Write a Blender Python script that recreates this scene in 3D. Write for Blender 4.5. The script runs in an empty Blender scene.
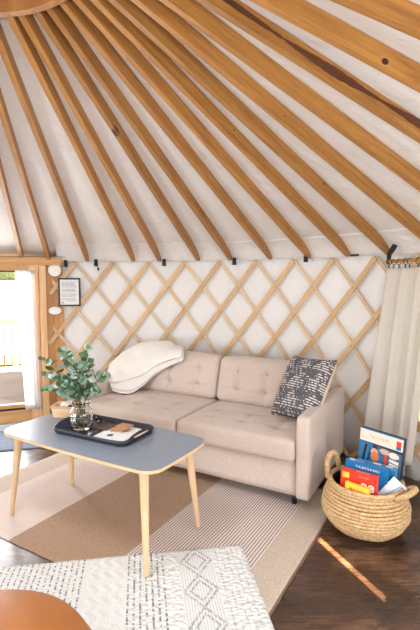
import bpy, bmesh, math, random
from mathutils import Vector, Matrix, noise
random.seed(7)
S = bpy.context.scene
COL = S.collection
PI = math.pi
CX, CY, R = -1.0473, 1.6394, 3.0865      # yurt centre and lattice radius
HW, HA = 1.7374, 3.1566                   # rafter foot height, cone apex height
RR = 0.63                                # compression ring outer radius
EYE = 1.55
def rad(d): return math.radians(d)
def wp(th, r, z): return Vector((CX + r*math.cos(rad(th)), CY + r*math.sin(rad(th)), z))

# ------------------------------------------------------------------ materials
def lin(c):
    return tuple(((v/12.92) if v <= .04045 else ((v+.055)/1.055)**2.4) for v in [x/255 for x in c]) + (1,)
class NT:
    def __init__(s, name):
        s.m = bpy.data.materials.new(name); s.m.use_nodes = True
        s.t = s.m.node_tree; s.n = s.t.nodes; s.b = s.n['Principled BSDF']; s.out = s.n['Material Output']
    def node(s, t, **k):
        o = s.n.new(t)
        for a, v in k.items():
            if a[0] == '_': o.inputs[a[1:].replace('_', ' ')].default_value = v
            else: setattr(o, a, v)
        return o
    def l(s, a, b): s.t.links.new(a, b)
    def math(s, op, a, b=None, c=None):
        o = s.n.new('ShaderNodeMath'); o.operation = op
        for i, v in enumerate((a, b, c)):
            if v is None: continue
            if isinstance(v, (int, float)): o.inputs[i].default_value = v
            else: s.l(v, o.inputs[i])
        return o.outputs[0]
    def coord(s, scale=(1,1,1), kind='Object', rot=(0,0,0), loc=(0,0,0)):
        tc = s.n.new('ShaderNodeTexCoord'); mp = s.n.new('ShaderNodeMapping')
        mp.inputs['Scale'].default_value = scale; mp.inputs['Rotation'].default_value = rot; mp.inputs['Location'].default_value = loc
        s.l(tc.outputs[kind], mp.inputs[0]); return mp.outputs[0]
    def noise(s, vec, scale=5, detail=3, rough=.5, dist=0):
        o = s.node('ShaderNodeTexNoise', _Scale=scale, _Detail=detail, _Roughness=rough, _Distortion=dist)
        s.l(vec, o.inputs['Vector']); return o.outputs['Fac']
    def ramp(s, fac, stops):
        o = s.n.new('ShaderNodeValToRGB'); e = o.color_ramp.elements
        while len(e) < len(stops): e.new(.5)
        for i, (p, c) in enumerate(stops): e[i].position = p; e[i].color = c
        s.l(fac, o.inputs[0]); return o.outputs[0]
    def mix(s, fac, a, b, mode='MIX'):
        o = s.n.new('ShaderNodeMix'); o.data_type = 'RGBA'; o.blend_type = mode
        for i, v in ((0, fac), (6, a), (7, b)):
            if isinstance(v, (int, float, tuple)): o.inputs[i].default_value = v
            else: s.l(v, o.inputs[i])
        return o.outputs[2]
    def bump(s, h, strength=.3, dist=.01):
        o = s.node('ShaderNodeBump', _Strength=strength, _Distance=dist)
        s.l(h, o.inputs['Height']); s.l(o.outputs[0], s.b.inputs['Normal'])
    def xyz(s, vec):
        o = s.n.new('ShaderNodeSeparateXYZ'); s.l(vec, o.inputs[0]); return o.outputs
    def rnd(s):
        return s.n.new('ShaderNodeObjectInfo').outputs['Random']
def plain(name, c, rough=.5, metal=0, **k):
    t = NT(name); t.b.inputs['Base Color'].default_value = lin(c)
    t.b.inputs['Roughness'].default_value = rough; t.b.inputs['Metallic'].default_value = metal
    for a, v in k.items(): t.b.inputs[a.replace('_', ' ')].default_value = v
    v = t.coord(); n = t.noise(v, 40, 2)
    col = t.ramp(n, [(.3, tuple(x*.93 for x in lin(c)[:3]) + (1,)), (.7, tuple(min(1, x*1.05) for x in lin(c)[:3]) + (1,))])
    t.l(col, t.b.inputs['Base Color'])
    return t.m
def wood(name, c1, c2, axis=0, rough=.5, grain=9, knots=0, rand=True, dark=None):
    t = NT(name)
    sc = [1.0]*3
    for i in range(3): sc[i] = .9 if i == axis else 11
    v0 = t.coord(tuple(sc))
    if rand:
        r = t.rnd(); cmb = t.n.new('ShaderNodeCombineXYZ'); t.l(t.math('MULTIPLY', r, 37), cmb.inputs[0]); t.l(t.math('MULTIPLY', r, 23), cmb.inputs[1]); t.l(t.math('MULTIPLY', r, 91), cmb.inputs[2])
        ad = t.node('ShaderNodeVectorMath', operation='ADD'); t.l(v0, ad.inputs[0]); t.l(cmb.outputs[0], ad.inputs[1]); v0 = ad.outputs[0]
    n = t.noise(v0, grain*.35, 5, .6, .6); n2 = t.noise(v0, grain*2, 3, .6)
    f = t.math('ADD', t.math('MULTIPLY', n, .75), t.math('MULTIPLY', n2, .25))
    col = t.ramp(f, [(.32, lin(c1)), (.68, lin(c2))])
    if rand:
        g = t.math('MULTIPLY_ADD', r, .22, .89)
        hs = t.node('ShaderNodeHueSaturation'); t.l(g, hs.inputs['Value']); t.l(col, hs.inputs['Color']); col = hs.outputs[0]
    if knots:
        vk = t.node('ShaderNodeTexVoronoi', _Scale=knots); sc2 = [2.2]*3; sc2[axis] = 1.0
        vm = t.node('ShaderNodeVectorMath', operation='MULTIPLY'); vm.inputs[1].default_value = tuple((2.0 if i == axis else .5) for i in range(3))
        t.l(v0, vm.inputs[0]); t.l(vm.outputs[0], vk.inputs['Vector'])
        k = t.ramp(vk.outputs['Distance'], [(.0, (1,1,1,1)), (.035, (1,1,1,1)), (.06, (0,0,0,1))])
        col = t.mix(k, col, lin(dark or (90, 45, 15)))
    t.l(col, t.b.inputs['Base Color']); t.b.inputs['Roughness'].default_value = rough
    t.bump(f, .12, .004)
    return t.m
def fabric(name, c1, c2, scale=260, rough=.95, bump=.35, big=0, sheen=.2):
    t = NT(name); v = t.coord(); n = t.noise(v, scale, 2, .7)
    col = t.ramp(n, [(.33, lin(c1)), (.67, lin(c2))])
    t.l(col, t.b.inputs['Base Color']); t.b.inputs['Roughness'].default_value = rough
    t.b.inputs['Sheen Weight'].default_value = sheen
    h = n
    if big: h = t.math('ADD', t.math('MULTIPLY', n, .3), t.math('MULTIPLY', t.noise(v, big, 3, .6, .5), 1.0))
    t.bump(h, bump, .004 if not big else .02)
    return t.m
M = {}
M['rafter'] = wood('rafter_pine', (142, 91, 38), (194, 138, 68), 0, .45, 9, .45)
M['rafter_stain'] = wood('rafter_stained_pine', (70, 36, 18), (120, 66, 32), 0, .42, 4)
M['knot'] = plain('knot_wood', (58, 28, 12), .5)
M['lattice'] = wood('lattice_fir', (196, 156, 110), (224, 188, 144), 0, .6, 8)
M['lattice_pale'] = wood('lattice_pale_fir', (206, 174, 136), (228, 202, 168), 0, .6, 8)
M['frame_wood'] = wood('door_pine', (200, 154, 104), (228, 188, 142), 2, .5, 7, .3)
M['frame_wood_h'] = wood('header_pine', (186, 132, 78), (214, 166, 108), 0, .5, 7)
M['board'] = wood('orange_board', (184, 126, 66), (212, 158, 98), 2, .5, 5, .3)
M['leg'] = wood('table_leg_birch', (206, 168, 128), (230, 198, 160), 2, .45, 5)
M['ply'] = wood('birch_ply_edge', (208, 168, 124), (230, 196, 154), 0, .5, 12)
M['poplar'] = wood('poplar_veneer', (224, 186, 144), (240, 208, 170), 0, .6, 6)
M['coaster'] = wood('coaster_wood', (160, 112, 78), (204, 156, 118), 0, .5, 8)
M['rodwood'] = wood('rod_wood', (200, 140, 70), (226, 172, 100), 0, .45, 5)
M['laminate'] = plain('grey_blue_laminate', (128, 137, 150), .32)
M['sofa'] = fabric('oatmeal_tweed', (180, 161, 149), (213, 196, 185), 240)
M['button'] = plain('button_fabric', (172, 152, 138), .9)
M['black'] = plain('black_metal', (22, 22, 24), .4)
M['black_pl'] = plain('black_plastic', (18, 18, 20), .45)
M['tray'] = plain('black_tray', (44, 46, 58), .38)
M['white'] = plain('white_ceramic', (236, 232, 228), .35)
M['paper'] = plain('white_paper', (236, 234, 232), .7)
M['ink'] = plain('grey_ink', (120, 124, 130), .8)
M['darkcush'] = fabric('navy_cloth', (44, 44, 54), (64, 62, 72), 200)
M['cream_back'] = fabric('cream_cotton', (214, 188, 164), (230, 206, 184), 220)
M['throw'] = fabric('cream_throw', (216, 209, 202), (234, 228, 221), 150, big=14, bump=.5)
M['leather'] = None
def leather():
    t = NT('tan_leather'); v = t.coord(); n = t.noise(v, 5, 3); vo = t.node('ShaderNodeTexVoronoi', _Scale=160); t.l(v, vo.inputs['Vector'])
    t.l(t.ramp(n, [(.3, lin((152, 90, 40))), (.7, lin((176, 110, 54)))]), t.b.inputs['Base Color'])
    t.b.inputs['Roughness'].default_value = .5; t.bump(vo.outputs['Distance'], .15, .002); return t.m
M['leather'] = leather()
def liner(name, c, wr=.5, scale=3.0):
    t = NT(name); v = t.coord((1, 1, .6)); n = t.noise(v, scale, 4, .55, .8); n2 = t.noise(v, 60, 2)
    t.l(t.ramp(n, [(.3, tuple(x*.96 for x in lin(c)[:3])+(1,)), (.7, lin(c))]), t.b.inputs['Base Color'])
    t.b.inputs['Roughness'].default_value = .9
    t.bump(t.math('ADD', n, t.math('MULTIPLY', n2, .05)), wr, .05); return t.m
M['liner_roof'] = liner('roof_liner_cloth', (234, 228, 224), .5, 3.5)
M['liner_wall'] = liner('wall_liner_cloth', (236, 233, 230), .30, 2.2)
def floor_mat():
    t = NT('worn_dark_floor'); v = t.coord(rot=(0, 0, rad(-38)))
    n = t.noise(v, 2.2, 6, .65, .8); s = t.noise(t.coord((2, 26, 1), rot=(0, 0, rad(-38))), 2.5, 4, .7)
    f = t.math('ADD', t.math('MULTIPLY', n, .65), t.math('MULTIPLY', s, .35))
    col = t.ramp(f, [(.36, lin((34, 23, 18))), (.5, lin((74, 50, 37))), (.62, lin((126, 92, 68)))])
    br = t.node('ShaderNodeTexBrick', _Scale=1.0, _Mortar_Size=.006, _Brick_Width=1.22, _Row_Height=.61, offset=.5)
    br.inputs['Color1'].default_value = (1,1,1,1); br.inputs['Color2'].default_value = (.86,.86,.86,1); br.inputs['Mortar'].default_value = (.55,.55,.55,1)
    t.l(t.coord(rot=(0, 0, rad(-38)), loc=(.3, .22, 0)), br.inputs['Vector'])
    col = t.mix(1.0, col, br.outputs['Color'], 'MULTIPLY')
    sp = t.noise(v, 38, 2, .8); spm = t.ramp(sp, [(.70, (0,0,0,1)), (.76, (1,1,1,1))])
    col = t.mix(t.math('MULTIPLY', spm, .35), col, lin((150, 125, 105)))
    t.l(col, t.b.inputs['Base Color'])
    t.l(t.math('MULTIPLY_ADD', s, .40, .10), t.b.inputs['Roughness']); t.b.inputs['Coat Weight'].default_value = .25; t.b.inputs['Coat Roughness'].default_value = .25
    t.bump(f, .15, .004); return t.m
M['floor'] = floor_mat()
def jute():
    # rug-local x runs 0 (right edge) to -2.39 (left edge)
    t = NT('striped_jute_rug'); v = t.coord(); X = t.xyz(v)
    fine = t.noise(t.coord((1, 1, 1)), 85, 3, .9); big = t.noise(v, 2.5, 3)
    a = t.math('MULTIPLY', X[0], -1)
    def band(lo, hi): return t.math('MULTIPLY', t.math('GREATER_THAN', a, lo), t.math('LESS_THAN', a, hi))
    base = t.ramp(fine, [(.3, lin((168, 150, 134))), (.7, lin((200, 184, 168)))])
    brown = t.ramp(fine, [(.3, lin((132, 104, 82))), (.7, lin((184, 152, 126)))])
    brown = t.mix(t.math('MULTIPLY', big, .5), brown, lin((156, 130, 108)))
    ln = t.math('FRACT', t.math('MULTIPLY', a, 1/.0185)); sm = t.math('GREATER_THAN', ln, .5)
    st = t.mix(sm, lin((150, 130, 126)), lin((214, 202, 194)))
    st2 = t.mix(sm, lin((182, 160, 152)), lin((226, 214, 204)))
    col = t.mix(band(.21, .88), base, st); col = t.mix(band(.88, 1.57), col, brown); col = t.mix(band(1.57, 2.14), col, st2)
    col = t.mix(t.math('LESS_THAN', a, .012), col, lin((120, 90, 70)))
    t.l(col, t.b.inputs['Base Color']); t.b.inputs['Roughness'].default_value = .95
    yy = t.math('SINE', t.math('MULTIPLY', X[1], 420)); 
    t.bump(t.math('ADD', t.math('MULTIPLY', fine, 1), t.math('MULTIPLY', yy, .25)), .6, .004); return t.m
M['jute'] = jute()
def wool():
    # rug-local x: 0 at the right edge, negative to the left; bands run along y
    t = NT('cream_wool_rug'); v = t.coord(); X = t.xyz(v)
    a = t.math('MULTIPLY', X[0], -1); y = X[1]
    def band(lo, hi): return t.math('MULTIPLY', t.math('GREATER_THAN', a, lo), t.math('LESS_THAN', a, hi))
    fine = t.noise(v, 120, 2, .7); n = t.noise(t.coord((40, 9, 1)), 1.5, 3, .7); n3 = t.noise(t.coord((6, 60, 1)), 1.4, 2, .7)
    base = t.ramp(fine, [(.3, lin((204, 203, 200))), (.7, lin((226, 225, 222)))])
    grey = lin((166, 164, 166)); dk = lin((124, 122, 126))
    ln = t.math('FRACT', t.math('MULTIPLY', a, 1/.030)); line = t.math('LESS_THAN', t.math('ABSOLUTE', t.math('SUBTRACT', ln, .5)), .16)
    dash = t.math('GREATER_THAN', t.noise(t.coord((33, 60, 1)), 1.0, 2, .7), .5)
    ld = t.math('MULTIPLY', line, dash)
    m1 = t.math('MULTIPLY', ld, t.math('ADD', t.math('ADD', band(.87, 1.24), band(.44, .65)), band(1.2, 1.36)))
    m1b = t.math('MULTIPLY', t.math('MULTIPLY', ld, .55), band(0.03, .19))
    # diamonds centred on a=.29
    da = t.math('ABSOLUTE', t.math('SUBTRACT', a, .285)); dy = t.math('ABSOLUTE', t.math('SUBTRACT', t.math('FRACT', t.math('MULTIPLY', y, 1/.23)), .5))
    d = t.math('ADD', t.math('MULTIPLY', da, 1/.085), t.math('MULTIPLY', dy, 2.0))
    r1 = t.math('LESS_THAN', t.math('ABSOLUTE', t.math('SUBTRACT', d, 1.0)), .10); r2 = t.math('LESS_THAN', t.math('ABSOLUTE', t.math('SUBTRACT', d, .62)), .09)
    dm = t.math('MULTIPLY', t.math('MAXIMUM', r1, r2), band(.19, .38))
    dots = t.math('GREATER_THAN', t.noise(v, 55, 2, .8), .5); dm = t.math('MULTIPLY', dm, t.math('MULTIPLY_ADD', dots, .5, .22))
    fl = t.math('MULTIPLY', t.math('LESS_THAN', t.math('ABSOLUTE', t.math('SUBTRACT', t.math('FRACT', t.math('MULTIPLY', a, 1/.014)), .5)), .14), t.math('MULTIPLY', band(.19, .38), .6))
    za = t.math('ABSOLUTE', t.math('SUBTRACT', t.math('FRACT', t.math('MULTIPLY', y, 1/.09)), .5))
    zz = t.math('ABSOLUTE', t.math('SUBTRACT', t.math('FRACT', t.math('ADD', t.math('MULTIPLY', a, 1/.06), za)), .5)); zb = t.math('MULTIPLY', zz, band(.67, .85))
    col = t.mix(t.math('MAXIMUM', m1b, fl), base, grey); col = t.mix(m1, col, dk); col = t.mix(dm, col, dk)
    t.l(col, t.b.inputs['Base Color']); t.b.inputs['Roughness'].default_value = .98
    lo = t.node('ShaderNodeTexVoronoi', _Scale=1.0); t.l(t.coord((36, 48, 1)), lo.inputs['Vector'])
    loops = t.math('MULTIPLY', t.math('SUBTRACT', 1, lo.outputs['Distance']), t.math('MAXIMUM', t.math('ADD', band(0, .19), band(.38, .65)), t.math('MULTIPLY', band(.87, 1.3), .7)))
    t.bump(t.math('ADD', t.math('ADD', loops, t.math('MULTIPLY', zb, 1.1)), t.math('MULTIPLY', fine, .3)), 1.0, .012); return t.m
M['wool'] = wool()
M['mat_blue'] = fabric('slate_doormat', (70, 82, 102), (120, 132, 150), 90, big=30)
def cushion_pat():
    t = NT('slate_cushion_with_tufted_dashes'); v = t.coord(); X = t.xyz(v); x, z = X[0], X[2]
    row = t.math('MULTIPLY', z, 1/.0185); rf = t.math('FRACT', row); ri = t.math('FLOOR', row)
    inrow = t.math('LESS_THAN', t.math('ABSOLUTE', t.math('SUBTRACT', rf, .5)), .22)
    cmb = t.n.new('ShaderNodeCombineXYZ'); t.l(t.math('MULTIPLY', x, 44), cmb.inputs[0]); t.l(t.math('MULTIPLY', ri, 3.7), cmb.inputs[1])
    dn = t.noise(cmb.outputs[0], 1.3, 1, .5)
    # triangles and bars
    tri = t.math('ABSOLUTE', t.math('SUBTRACT', t.math('FRACT', t.math('MULTIPLY_ADD', x, 1/.17, .5)), .5))
    ph = t.math('FRACT', t.math('MULTIPLY_ADD', z, 1/.155, .2))
    inside = t.math('LESS_THAN', t.math('MULTIPLY', tri, 2.0), t.math('SUBTRACT', 1.0, ph))
    thr = t.math('SUBTRACT', .60, t.math('MULTIPLY', inside, .16))
    dash = t.math('MULTIPLY', inrow, t.math('GREATER_THAN', dn, thr))
    base = t.ramp(t.noise(v, 200, 2), [(.3, lin((72, 73, 77))), (.7, lin((96, 97, 101)))])
    t.l(t.mix(dash, base, lin((216, 204, 198))), t.b.inputs['Base Color']); t.b.inputs['Roughness'].default_value = .95
    t.bump(dash, .8, .006); return t.m
M['cush'] = cushion_pat()
def rope():
    t = NT('seagrass_rope'); v = t.coord((1, 1, 1)); n = t.noise(v, 75, 3, .6); n2 = t.noise(t.coord((1, 1, 4)), 60, 2)
    t.l(t.ramp(n, [(.25, lin((160, 122, 80))), (.5, lin((198, 162, 116))), (.75, lin((224, 194, 152)))]), t.b.inputs['Base Color'])
    t.b.inputs['Roughness'].default_value = .7; t.bump(t.math('ADD', n, n2), .35, .002); return t.m
M['rope'] = rope()
M['rope_dark'] = plain('basket_lining', (58, 38, 20), .9)
def glass(name, c=(250, 252, 250), rough=.0):
    t = NT(name); t.b.inputs['Base Color'].default_value = lin(c); t.b.inputs['Roughness'].default_value = rough
    t.b.inputs['Transmission Weight'].default_value = 1; t.b.inputs['IOR'].default_value = 1.45; return t.m
M['glass'] = glass('clear_glass')
M['water'] = glass('water'); M['water'].node_tree.nodes['Principled BSDF'].inputs['IOR'].default_value = 1.33
def pane():
    t = NT('window_glass'); tr = t.n.new('ShaderNodeBsdfTransparent'); gl = t.node('ShaderNodeBsdfGlossy', _Roughness=.02)
    mx = t.node('ShaderNodeMixShader', _Fac=.06); t.l(tr.outputs[0], mx.inputs[1]); t.l(gl.outputs[0], mx.inputs[2]); t.l(mx.outputs[0], t.out.inputs[0]); return t.m
M['pane'] = pane()
def sheer(name, c, trans=.5, see=0.0):
    t = NT(name); d = t.n.new('ShaderNodeBsdfDiffuse'); tl = t.n.new('ShaderNodeBsdfTranslucent')
    n = t.noise(t.coord((60, 60, 4)), 3, 2); col = t.ramp(n, [(.3, tuple(x*.95 for x in lin(c)[:3])+(1,)), (.7, lin(c))])
    t.l(col, d.inputs[0]); t.l(col, tl.inputs[0])
    mx = t.node('ShaderNodeMixShader', _Fac=trans); t.l(d.outputs[0], mx.inputs[1]); t.l(tl.outputs[0], mx.inputs[2])
    o = mx.outputs[0]
    if see:
        tr = t.n.new('ShaderNodeBsdfTransparent'); m2 = t.node('ShaderNodeMixShader', _Fac=see); t.l(o, m2.inputs[1]); t.l(tr.outputs[0], m2.inputs[2]); o = m2.outputs[0]
    t.l(o, t.out.inputs[0]); return t.m
M['curtain'] = sheer('linen_curtain', (240, 235, 228), .5)
M['sheer'] = sheer('sheer_door_curtain', (244, 244, 244), .6, .12)
M['dome'] = sheer('acrylic_dome', (150, 150, 146), .10)
M['blind'] = sheer('window_blind', (240, 236, 228), .3)
def leafm():
    t = NT('eucalyptus_leaf'); g = t.n.new('ShaderNodeNewGeometry').outputs['Random Per Island']
    col = t.ramp(g, [(0, lin((52, 82, 46))), (.35, lin((88, 120, 84))), (.7, lin((132, 160, 140))), (1, lin((196, 212, 200)))])
    t.l(col, t.b.inputs['Base Color']); t.b.inputs['Roughness'].default_value = .5
    return t.m
M['leaf'] = leafm()
M['stem'] = plain('eucalyptus_stem', (112, 92, 62), .7)
def foliage(name, a, b):
    t = NT(name); n = t.noise(t.coord(), 9, 5, .8); t.l(t.ramp(n, [(.3, lin(a)), (.7, lin(b))]), t.b.inputs['Base Color']); t.b.inputs['Roughness'].default_value = .9; t.bump(n, 1, .2); return t.m
M['bush'] = foliage('garden_foliage', (34, 48, 28), (78, 92, 58))
M['grass'] = foliage('garden_grass', (74, 82, 52), (104, 108, 74))
M['fence'] = wood('cedar_fence', (110, 84, 70), (136, 108, 90), 2, .8, 6)
M['deck'] = wood('deck_boards', (168, 150, 134), (196, 180, 164), 0, .8, 5)
M['shadow_gap'] = plain('dark_gasket', (30, 28, 28), .7)
M['threshold'] = plain('pale_metal_threshold', (190, 198, 208), .35)

# ------------------------------------------------------------------ helpers
def tag(o, label=None, cat=None, group=None, kind=None):
    if label: o['label'] = label
    if cat: o['category'] = cat
    if group: o['group'] = group
    if kind: o['kind'] = kind
    return o
def empty(name, loc=(0, 0, 0), rz=0, **k):
    o = bpy.data.objects.new(name, None); COL.objects.link(o); o.location = loc; o.rotation_euler = (0, 0, rz); o.empty_display_size = .1
    return tag(o, **k)
def pm(p):
    if p is None: return Matrix()
    m = Matrix.LocRotScale(p.location, p.rotation_euler, p.scale)
    if p.get('_m'): m = Matrix([p['_m'][i*4:i*4+4] for i in range(4)])
    return m
def link(name, me, mat, parent=None, mw=None, smooth=False):
    """mw: world matrix of the object (used when the mesh has its own frame)"""
    o = bpy.data.objects.new(name, me); COL.objects.link(o)
    for m in (mat if isinstance(mat, (list, tuple)) else [mat]): me.materials.append(m)
    if parent: o.parent = parent
    if mw is not None:
        if parent:
            r = pm(parent); q = parent.parent
            while q: r = pm(q) @ r; q = q.parent
            o.matrix_basis = r.inverted() @ mw
        else: o.matrix_basis = mw
    if smooth:
        for p in me.polygons: p.use_smooth = True
    return o
def tomesh(bm, name='mesh'):
    me = bpy.data.meshes.new(name); bmesh.ops.recalc_face_normals(bm, faces=bm.faces); bm.to_mesh(me); bm.free(); return me
def bobj(name, bm, mat, parent=None, mw=None, smooth=False):
    return link(name, tomesh(bm, name), mat, parent, mw, smooth)
def add_box(bm, c, s, rot=None, bev=0):
    b2 = bmesh.new(); bmesh.ops.create_cube(b2, size=1)
    bmesh.ops.scale(b2, vec=s, verts=b2.verts)
    if bev: bmesh.ops.bevel(b2, geom=b2.edges[:], offset=bev, segments=2, affect='EDGES', profile=.7)
    m = Matrix.Translation(c) @ (rot.to_4x4() if rot else Matrix())
    bmesh.ops.transform(b2, matrix=m, verts=b2.verts)
    me = bpy.data.meshes.new('t'); b2.to_mesh(me); b2.free(); bm.from_mesh(me); bpy.data.meshes.remove(me)
def box(name, c, s, mat, parent=None, bev=.002, rot=None, mw=None, smooth=False):
    bm = bmesh.new(); add_box(bm, c, s, rot, bev); return bobj(name, bm, mat, parent, mw, smooth)
def frame_between(p0, p1, up):
    x = (p1-p0).normalized(); y = up.cross(x).normalized(); z = x.cross(y)
    return Matrix((x, y, z)).transposed()
def beam(name, p0, p1, w, h, up, mat, parent=None, bev=.003, lift=0):
    """w across, h along up; the p0-p1 line is the bottom centre line + lift"""
    r = frame_between(p0, p1, up); L = (p1-p0).length
    bm = bmesh.new(); add_box(bm, (L/2, 0, h/2+lift), (L, w, h), None, bev)
    return bobj(name, bm, mat, parent, Matrix.Translation(p0) @ r.to_4x4())
def add_tube(bm, pts, rads, seg=10, caps=True):
    n = len(pts); pts = [Vector(p) for p in pts]
    if isinstance(rads, (int, float)): rads = [rads]*n
    rings = []; pu = None
    for i, p in enumerate(pts):
        t = (pts[min(i+1, n-1)]-pts[max(i-1, 0)])
        if t.length < 1e-9: t = Vector((0, 0, 1))
        t.normalize()
        if pu is None:
            a = Vector((0, 0, 1)) if abs(t.z) < .9 else Vector((1, 0, 0)); u = t.cross(a).normalized()
        else: u = (pu - t*pu.dot(t)).normalized()
        pu = u; v = t.cross(u)
        rings.append([bm.verts.new(p + (u*math.cos(2*PI*k/seg) + v*math.sin(2*PI*k/seg))*rads[i]) for k in range(seg)])
    for i in range(n-1):
        for k in range(seg):
            bm.faces.new((rings[i][k], rings[i][(k+1) % seg], rings[i+1][(k+1) % seg], rings[i+1][k]))
    if caps:
        bm.faces.new(rings[0][::-1]); bm.faces.new(rings[-1])
def tube(name, pts, r, mat, parent=None, seg=10, smooth=True, mw=None):
    bm = bmesh.new(); add_tube(bm, pts, r, seg); return bobj(name, bm, mat, parent, mw, smooth)
def add_lathe(bm, prof, seg=40, c=(0, 0, 0), closed=False, sx=1, sy=1):
    rings = []
    for r, z in prof:
        if r < 1e-6: rings.append([bm.verts.new((c[0], c[1], c[2]+z))])
        else: rings.append([bm.verts.new((c[0]+r*sx*math.cos(2*PI*k/seg), c[1]+r*sy*math.sin(2*PI*k/seg), c[2]+z)) for k in range(seg)])
    m = len(rings)
    for i in range(m if closed else m-1):
        a, b = rings[i], rings[(i+1) % m]
        for k in range(seg):
            k2 = (k+1) % seg
            if len(a) == 1 and len(b) == 1: continue
            if len(a) == 1: bm.faces.new((a[0], b[k], b[k2]))
            elif len(b) == 1: bm.faces.new((a[k], a[k2], b[0]))
            else: bm.faces.new((a[k], a[k2], b[k2], b[k]))
def lathe(name, prof, mat, parent=None, seg=40, c=(0, 0, 0), smooth=True, closed=False, mw=None):
    bm = bmesh.new(); add_lathe(bm, prof, seg, c, closed); return bobj(name, bm, mat, parent, mw, smooth)
def add_torus(bm, c, Rr, r, seg=40, s2=8, wob=0, M3=None):
    rings = []
    for i in range(seg):
        a = 2*PI*i/seg; rr = Rr + wob*math.sin(5*a+c[2]*90); ring = []
        for k in range(s2):
            b = 2*PI*k/s2; p = Vector(((rr+r*math.cos(b))*math.cos(a), (rr+r*math.cos(b))*math.sin(a), r*math.sin(b)+wob*.6*math.sin(3*a+c[2]*50)))
            if M3: p = M3 @ p
            ring.append(bm.verts.new(p+Vector(c)))
        rings.append(ring)
    for i in range(seg):
        for k in range(s2):
            bm.faces.new((rings[i][k], rings[(i+1) % seg][k], rings[(i+1) % seg][(k+1) % s2], rings[i][(k+1) % s2]))
def prism(name, poly, z0, z1, mat, parent=None, bev=0, mw=None, smooth=False):
    bm = bmesh.new(); vs = [bm.verts.new((x, y, z0)) for x, y in poly]; f = bm.faces.new(vs)
    e = bmesh.ops.extrude_face_region(bm, geom=[f]); bmesh.ops.translate(bm, vec=(0, 0, z1-z0), verts=[g for g in e['geom'] if isinstance(g, bmesh.types.BMVert)])
    if bev: bmesh.ops.bevel(bm, geom=[ed for ed in bm.edges if abs(ed.verts[0].co.z-ed.verts[1].co.z) < 1e-6], offset=bev, segments=2, affect='EDGES')
    return bobj(name, bm, mat, parent, mw, smooth)
def rrect(w, d, r, n=8, bow=0):
    out = []
    for cx, cy, a0 in ((w/2-r, d/2-r, 0), (-w/2+r, d/2-r, 90), (-w/2+r, -d/2+r, 180), (w/2-r, -d/2+r, 270)):
        for i in range(n+1):
            a = rad(a0+90*i/n); out.append([cx+r*math.cos(a), cy+r*math.sin(a)])
    if bow:
        full = []
        for i, p in enumerate(out):
            q = out[(i+1) % len(out)]; full.append(p)
            if math.dist(p, q) > .1:
                for k in range(1, 10): full.append([p[0]+(q[0]-p[0])*k/10, p[1]+(q[1]-p[1])*k/10])
        out = full
        for p in out:
            p[1] += math.copysign(bow*(1-(p[0]/(w/2))**2), p[1]); p[0] += math.copysign(bow*(1-(p[1]/(d/2))**2)*.7, p[0]) if abs(p[0]) > w*.35 else 0
    return out
def soft_box(name, w, d, h, r, mat, parent=None, loc=(0, 0, 0), rot=(0, 0, 0), bulge=(0, 0, 0), dimples=(), n=(28, 18, 8), fn=None, wr=0):
    """rounded, bulging cushion block. dimples: (axis, sign, u, v, depth, radius)"""
    bm = bmesh.new(); H = Vector((w/2, d/2, h/2)); seen = {}
    def vert(p):
        k = tuple(round(c, 5) for c in p)
        if k not in seen:
            seen[k] = bm.verts.new(p)
        return seen[k]
    for ax in range(3):
        a, b = [(1, 2), (0, 2), (0, 1)][ax]
        for sg in (-1, 1):
            for i in range(n[a]):
                for j in range(n[b]):
                    q = []
                    for di, dj in ((0, 0), (1, 0), (1, 1), (0, 1)):
                        p = [0, 0, 0]; p[ax] = sg*H[ax]; p[a] = -H[a]+2*H[a]*(i+di)/n[a]; p[b] = -H[b]+2*H[b]*(j+dj)/n[b]
                        q.append(vert(p))
                    try: bm.faces.new(q)
                    except ValueError: pass
    for v in bm.verts:
        p = v.co.copy(); inn = Vector([max(-H[i]+r, min(H[i]-r, p[i])) for i in range(3)])
        dlt = p-inn
        if dlt.length > 1e-7: p = inn + dlt.normalized()*r
        s = [p[i]/H[i] for i in range(3)]
        for ax in range(3):
            if bulge[ax]:
                a, b = [(1, 2), (0, 2), (0, 1)][ax]
                p[ax] += (1 if s[ax] > 0 else -1)*bulge[ax]*max(0, 1-abs(s[a])**2.5)*max(0, 1-abs(s[b])**2.5)*min(1, abs(s[ax])*1.3)
        for ax, sg, uu, vv, dp, rd in dimples:
            a, b = [(1, 2), (0, 2), (0, 1)][ax]
            if s[ax]*sg > .3:
                dd = math.hypot(p[a]-uu, p[b]-vv); p[ax] -= sg*dp*math.exp(-(dd/rd)**2)
                p[ax] -= sg*dp*.45*(math.exp(-((p[a]-uu)/(rd*3.2))**2-((p[b]-vv)/(rd*.35))**2)+math.exp(-((p[b]-vv)/(rd*3.2))**2-((p[a]-uu)/(rd*.35))**2))
        if wr:
            nn = noise.noise_vector(p*6+Vector(loc)*3); p += nn*wr
        if fn: p = fn(p, s)
        v.co = p
    o = bobj(name, bm, mat, parent, None, True); o.location = loc; o.rotation_euler = rot; return o
def text(name, body, size, mat, parent, mw, ext=.0006, align='CENTER', sx=1):
    cu = bpy.data.curves.new('t', 'FONT'); cu.body = body; cu.size = size; cu.extrude = ext; cu.align_x = align; cu.align_y = 'CENTER'; cu.offset = size*.02
    t = bpy.data.objects.new('t', cu); COL.objects.link(t); bpy.context.view_layer.update()
    me = bpy.data.meshes.new_from_object(t.evaluated_get(bpy.context.evaluated_depsgraph_get()))
    bpy.data.objects.remove(t)
    me.materials.clear(); me.transform(Matrix.Diagonal((sx, 1, 1, 1)))
    return link(name, me, mat, parent, mw)

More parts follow.
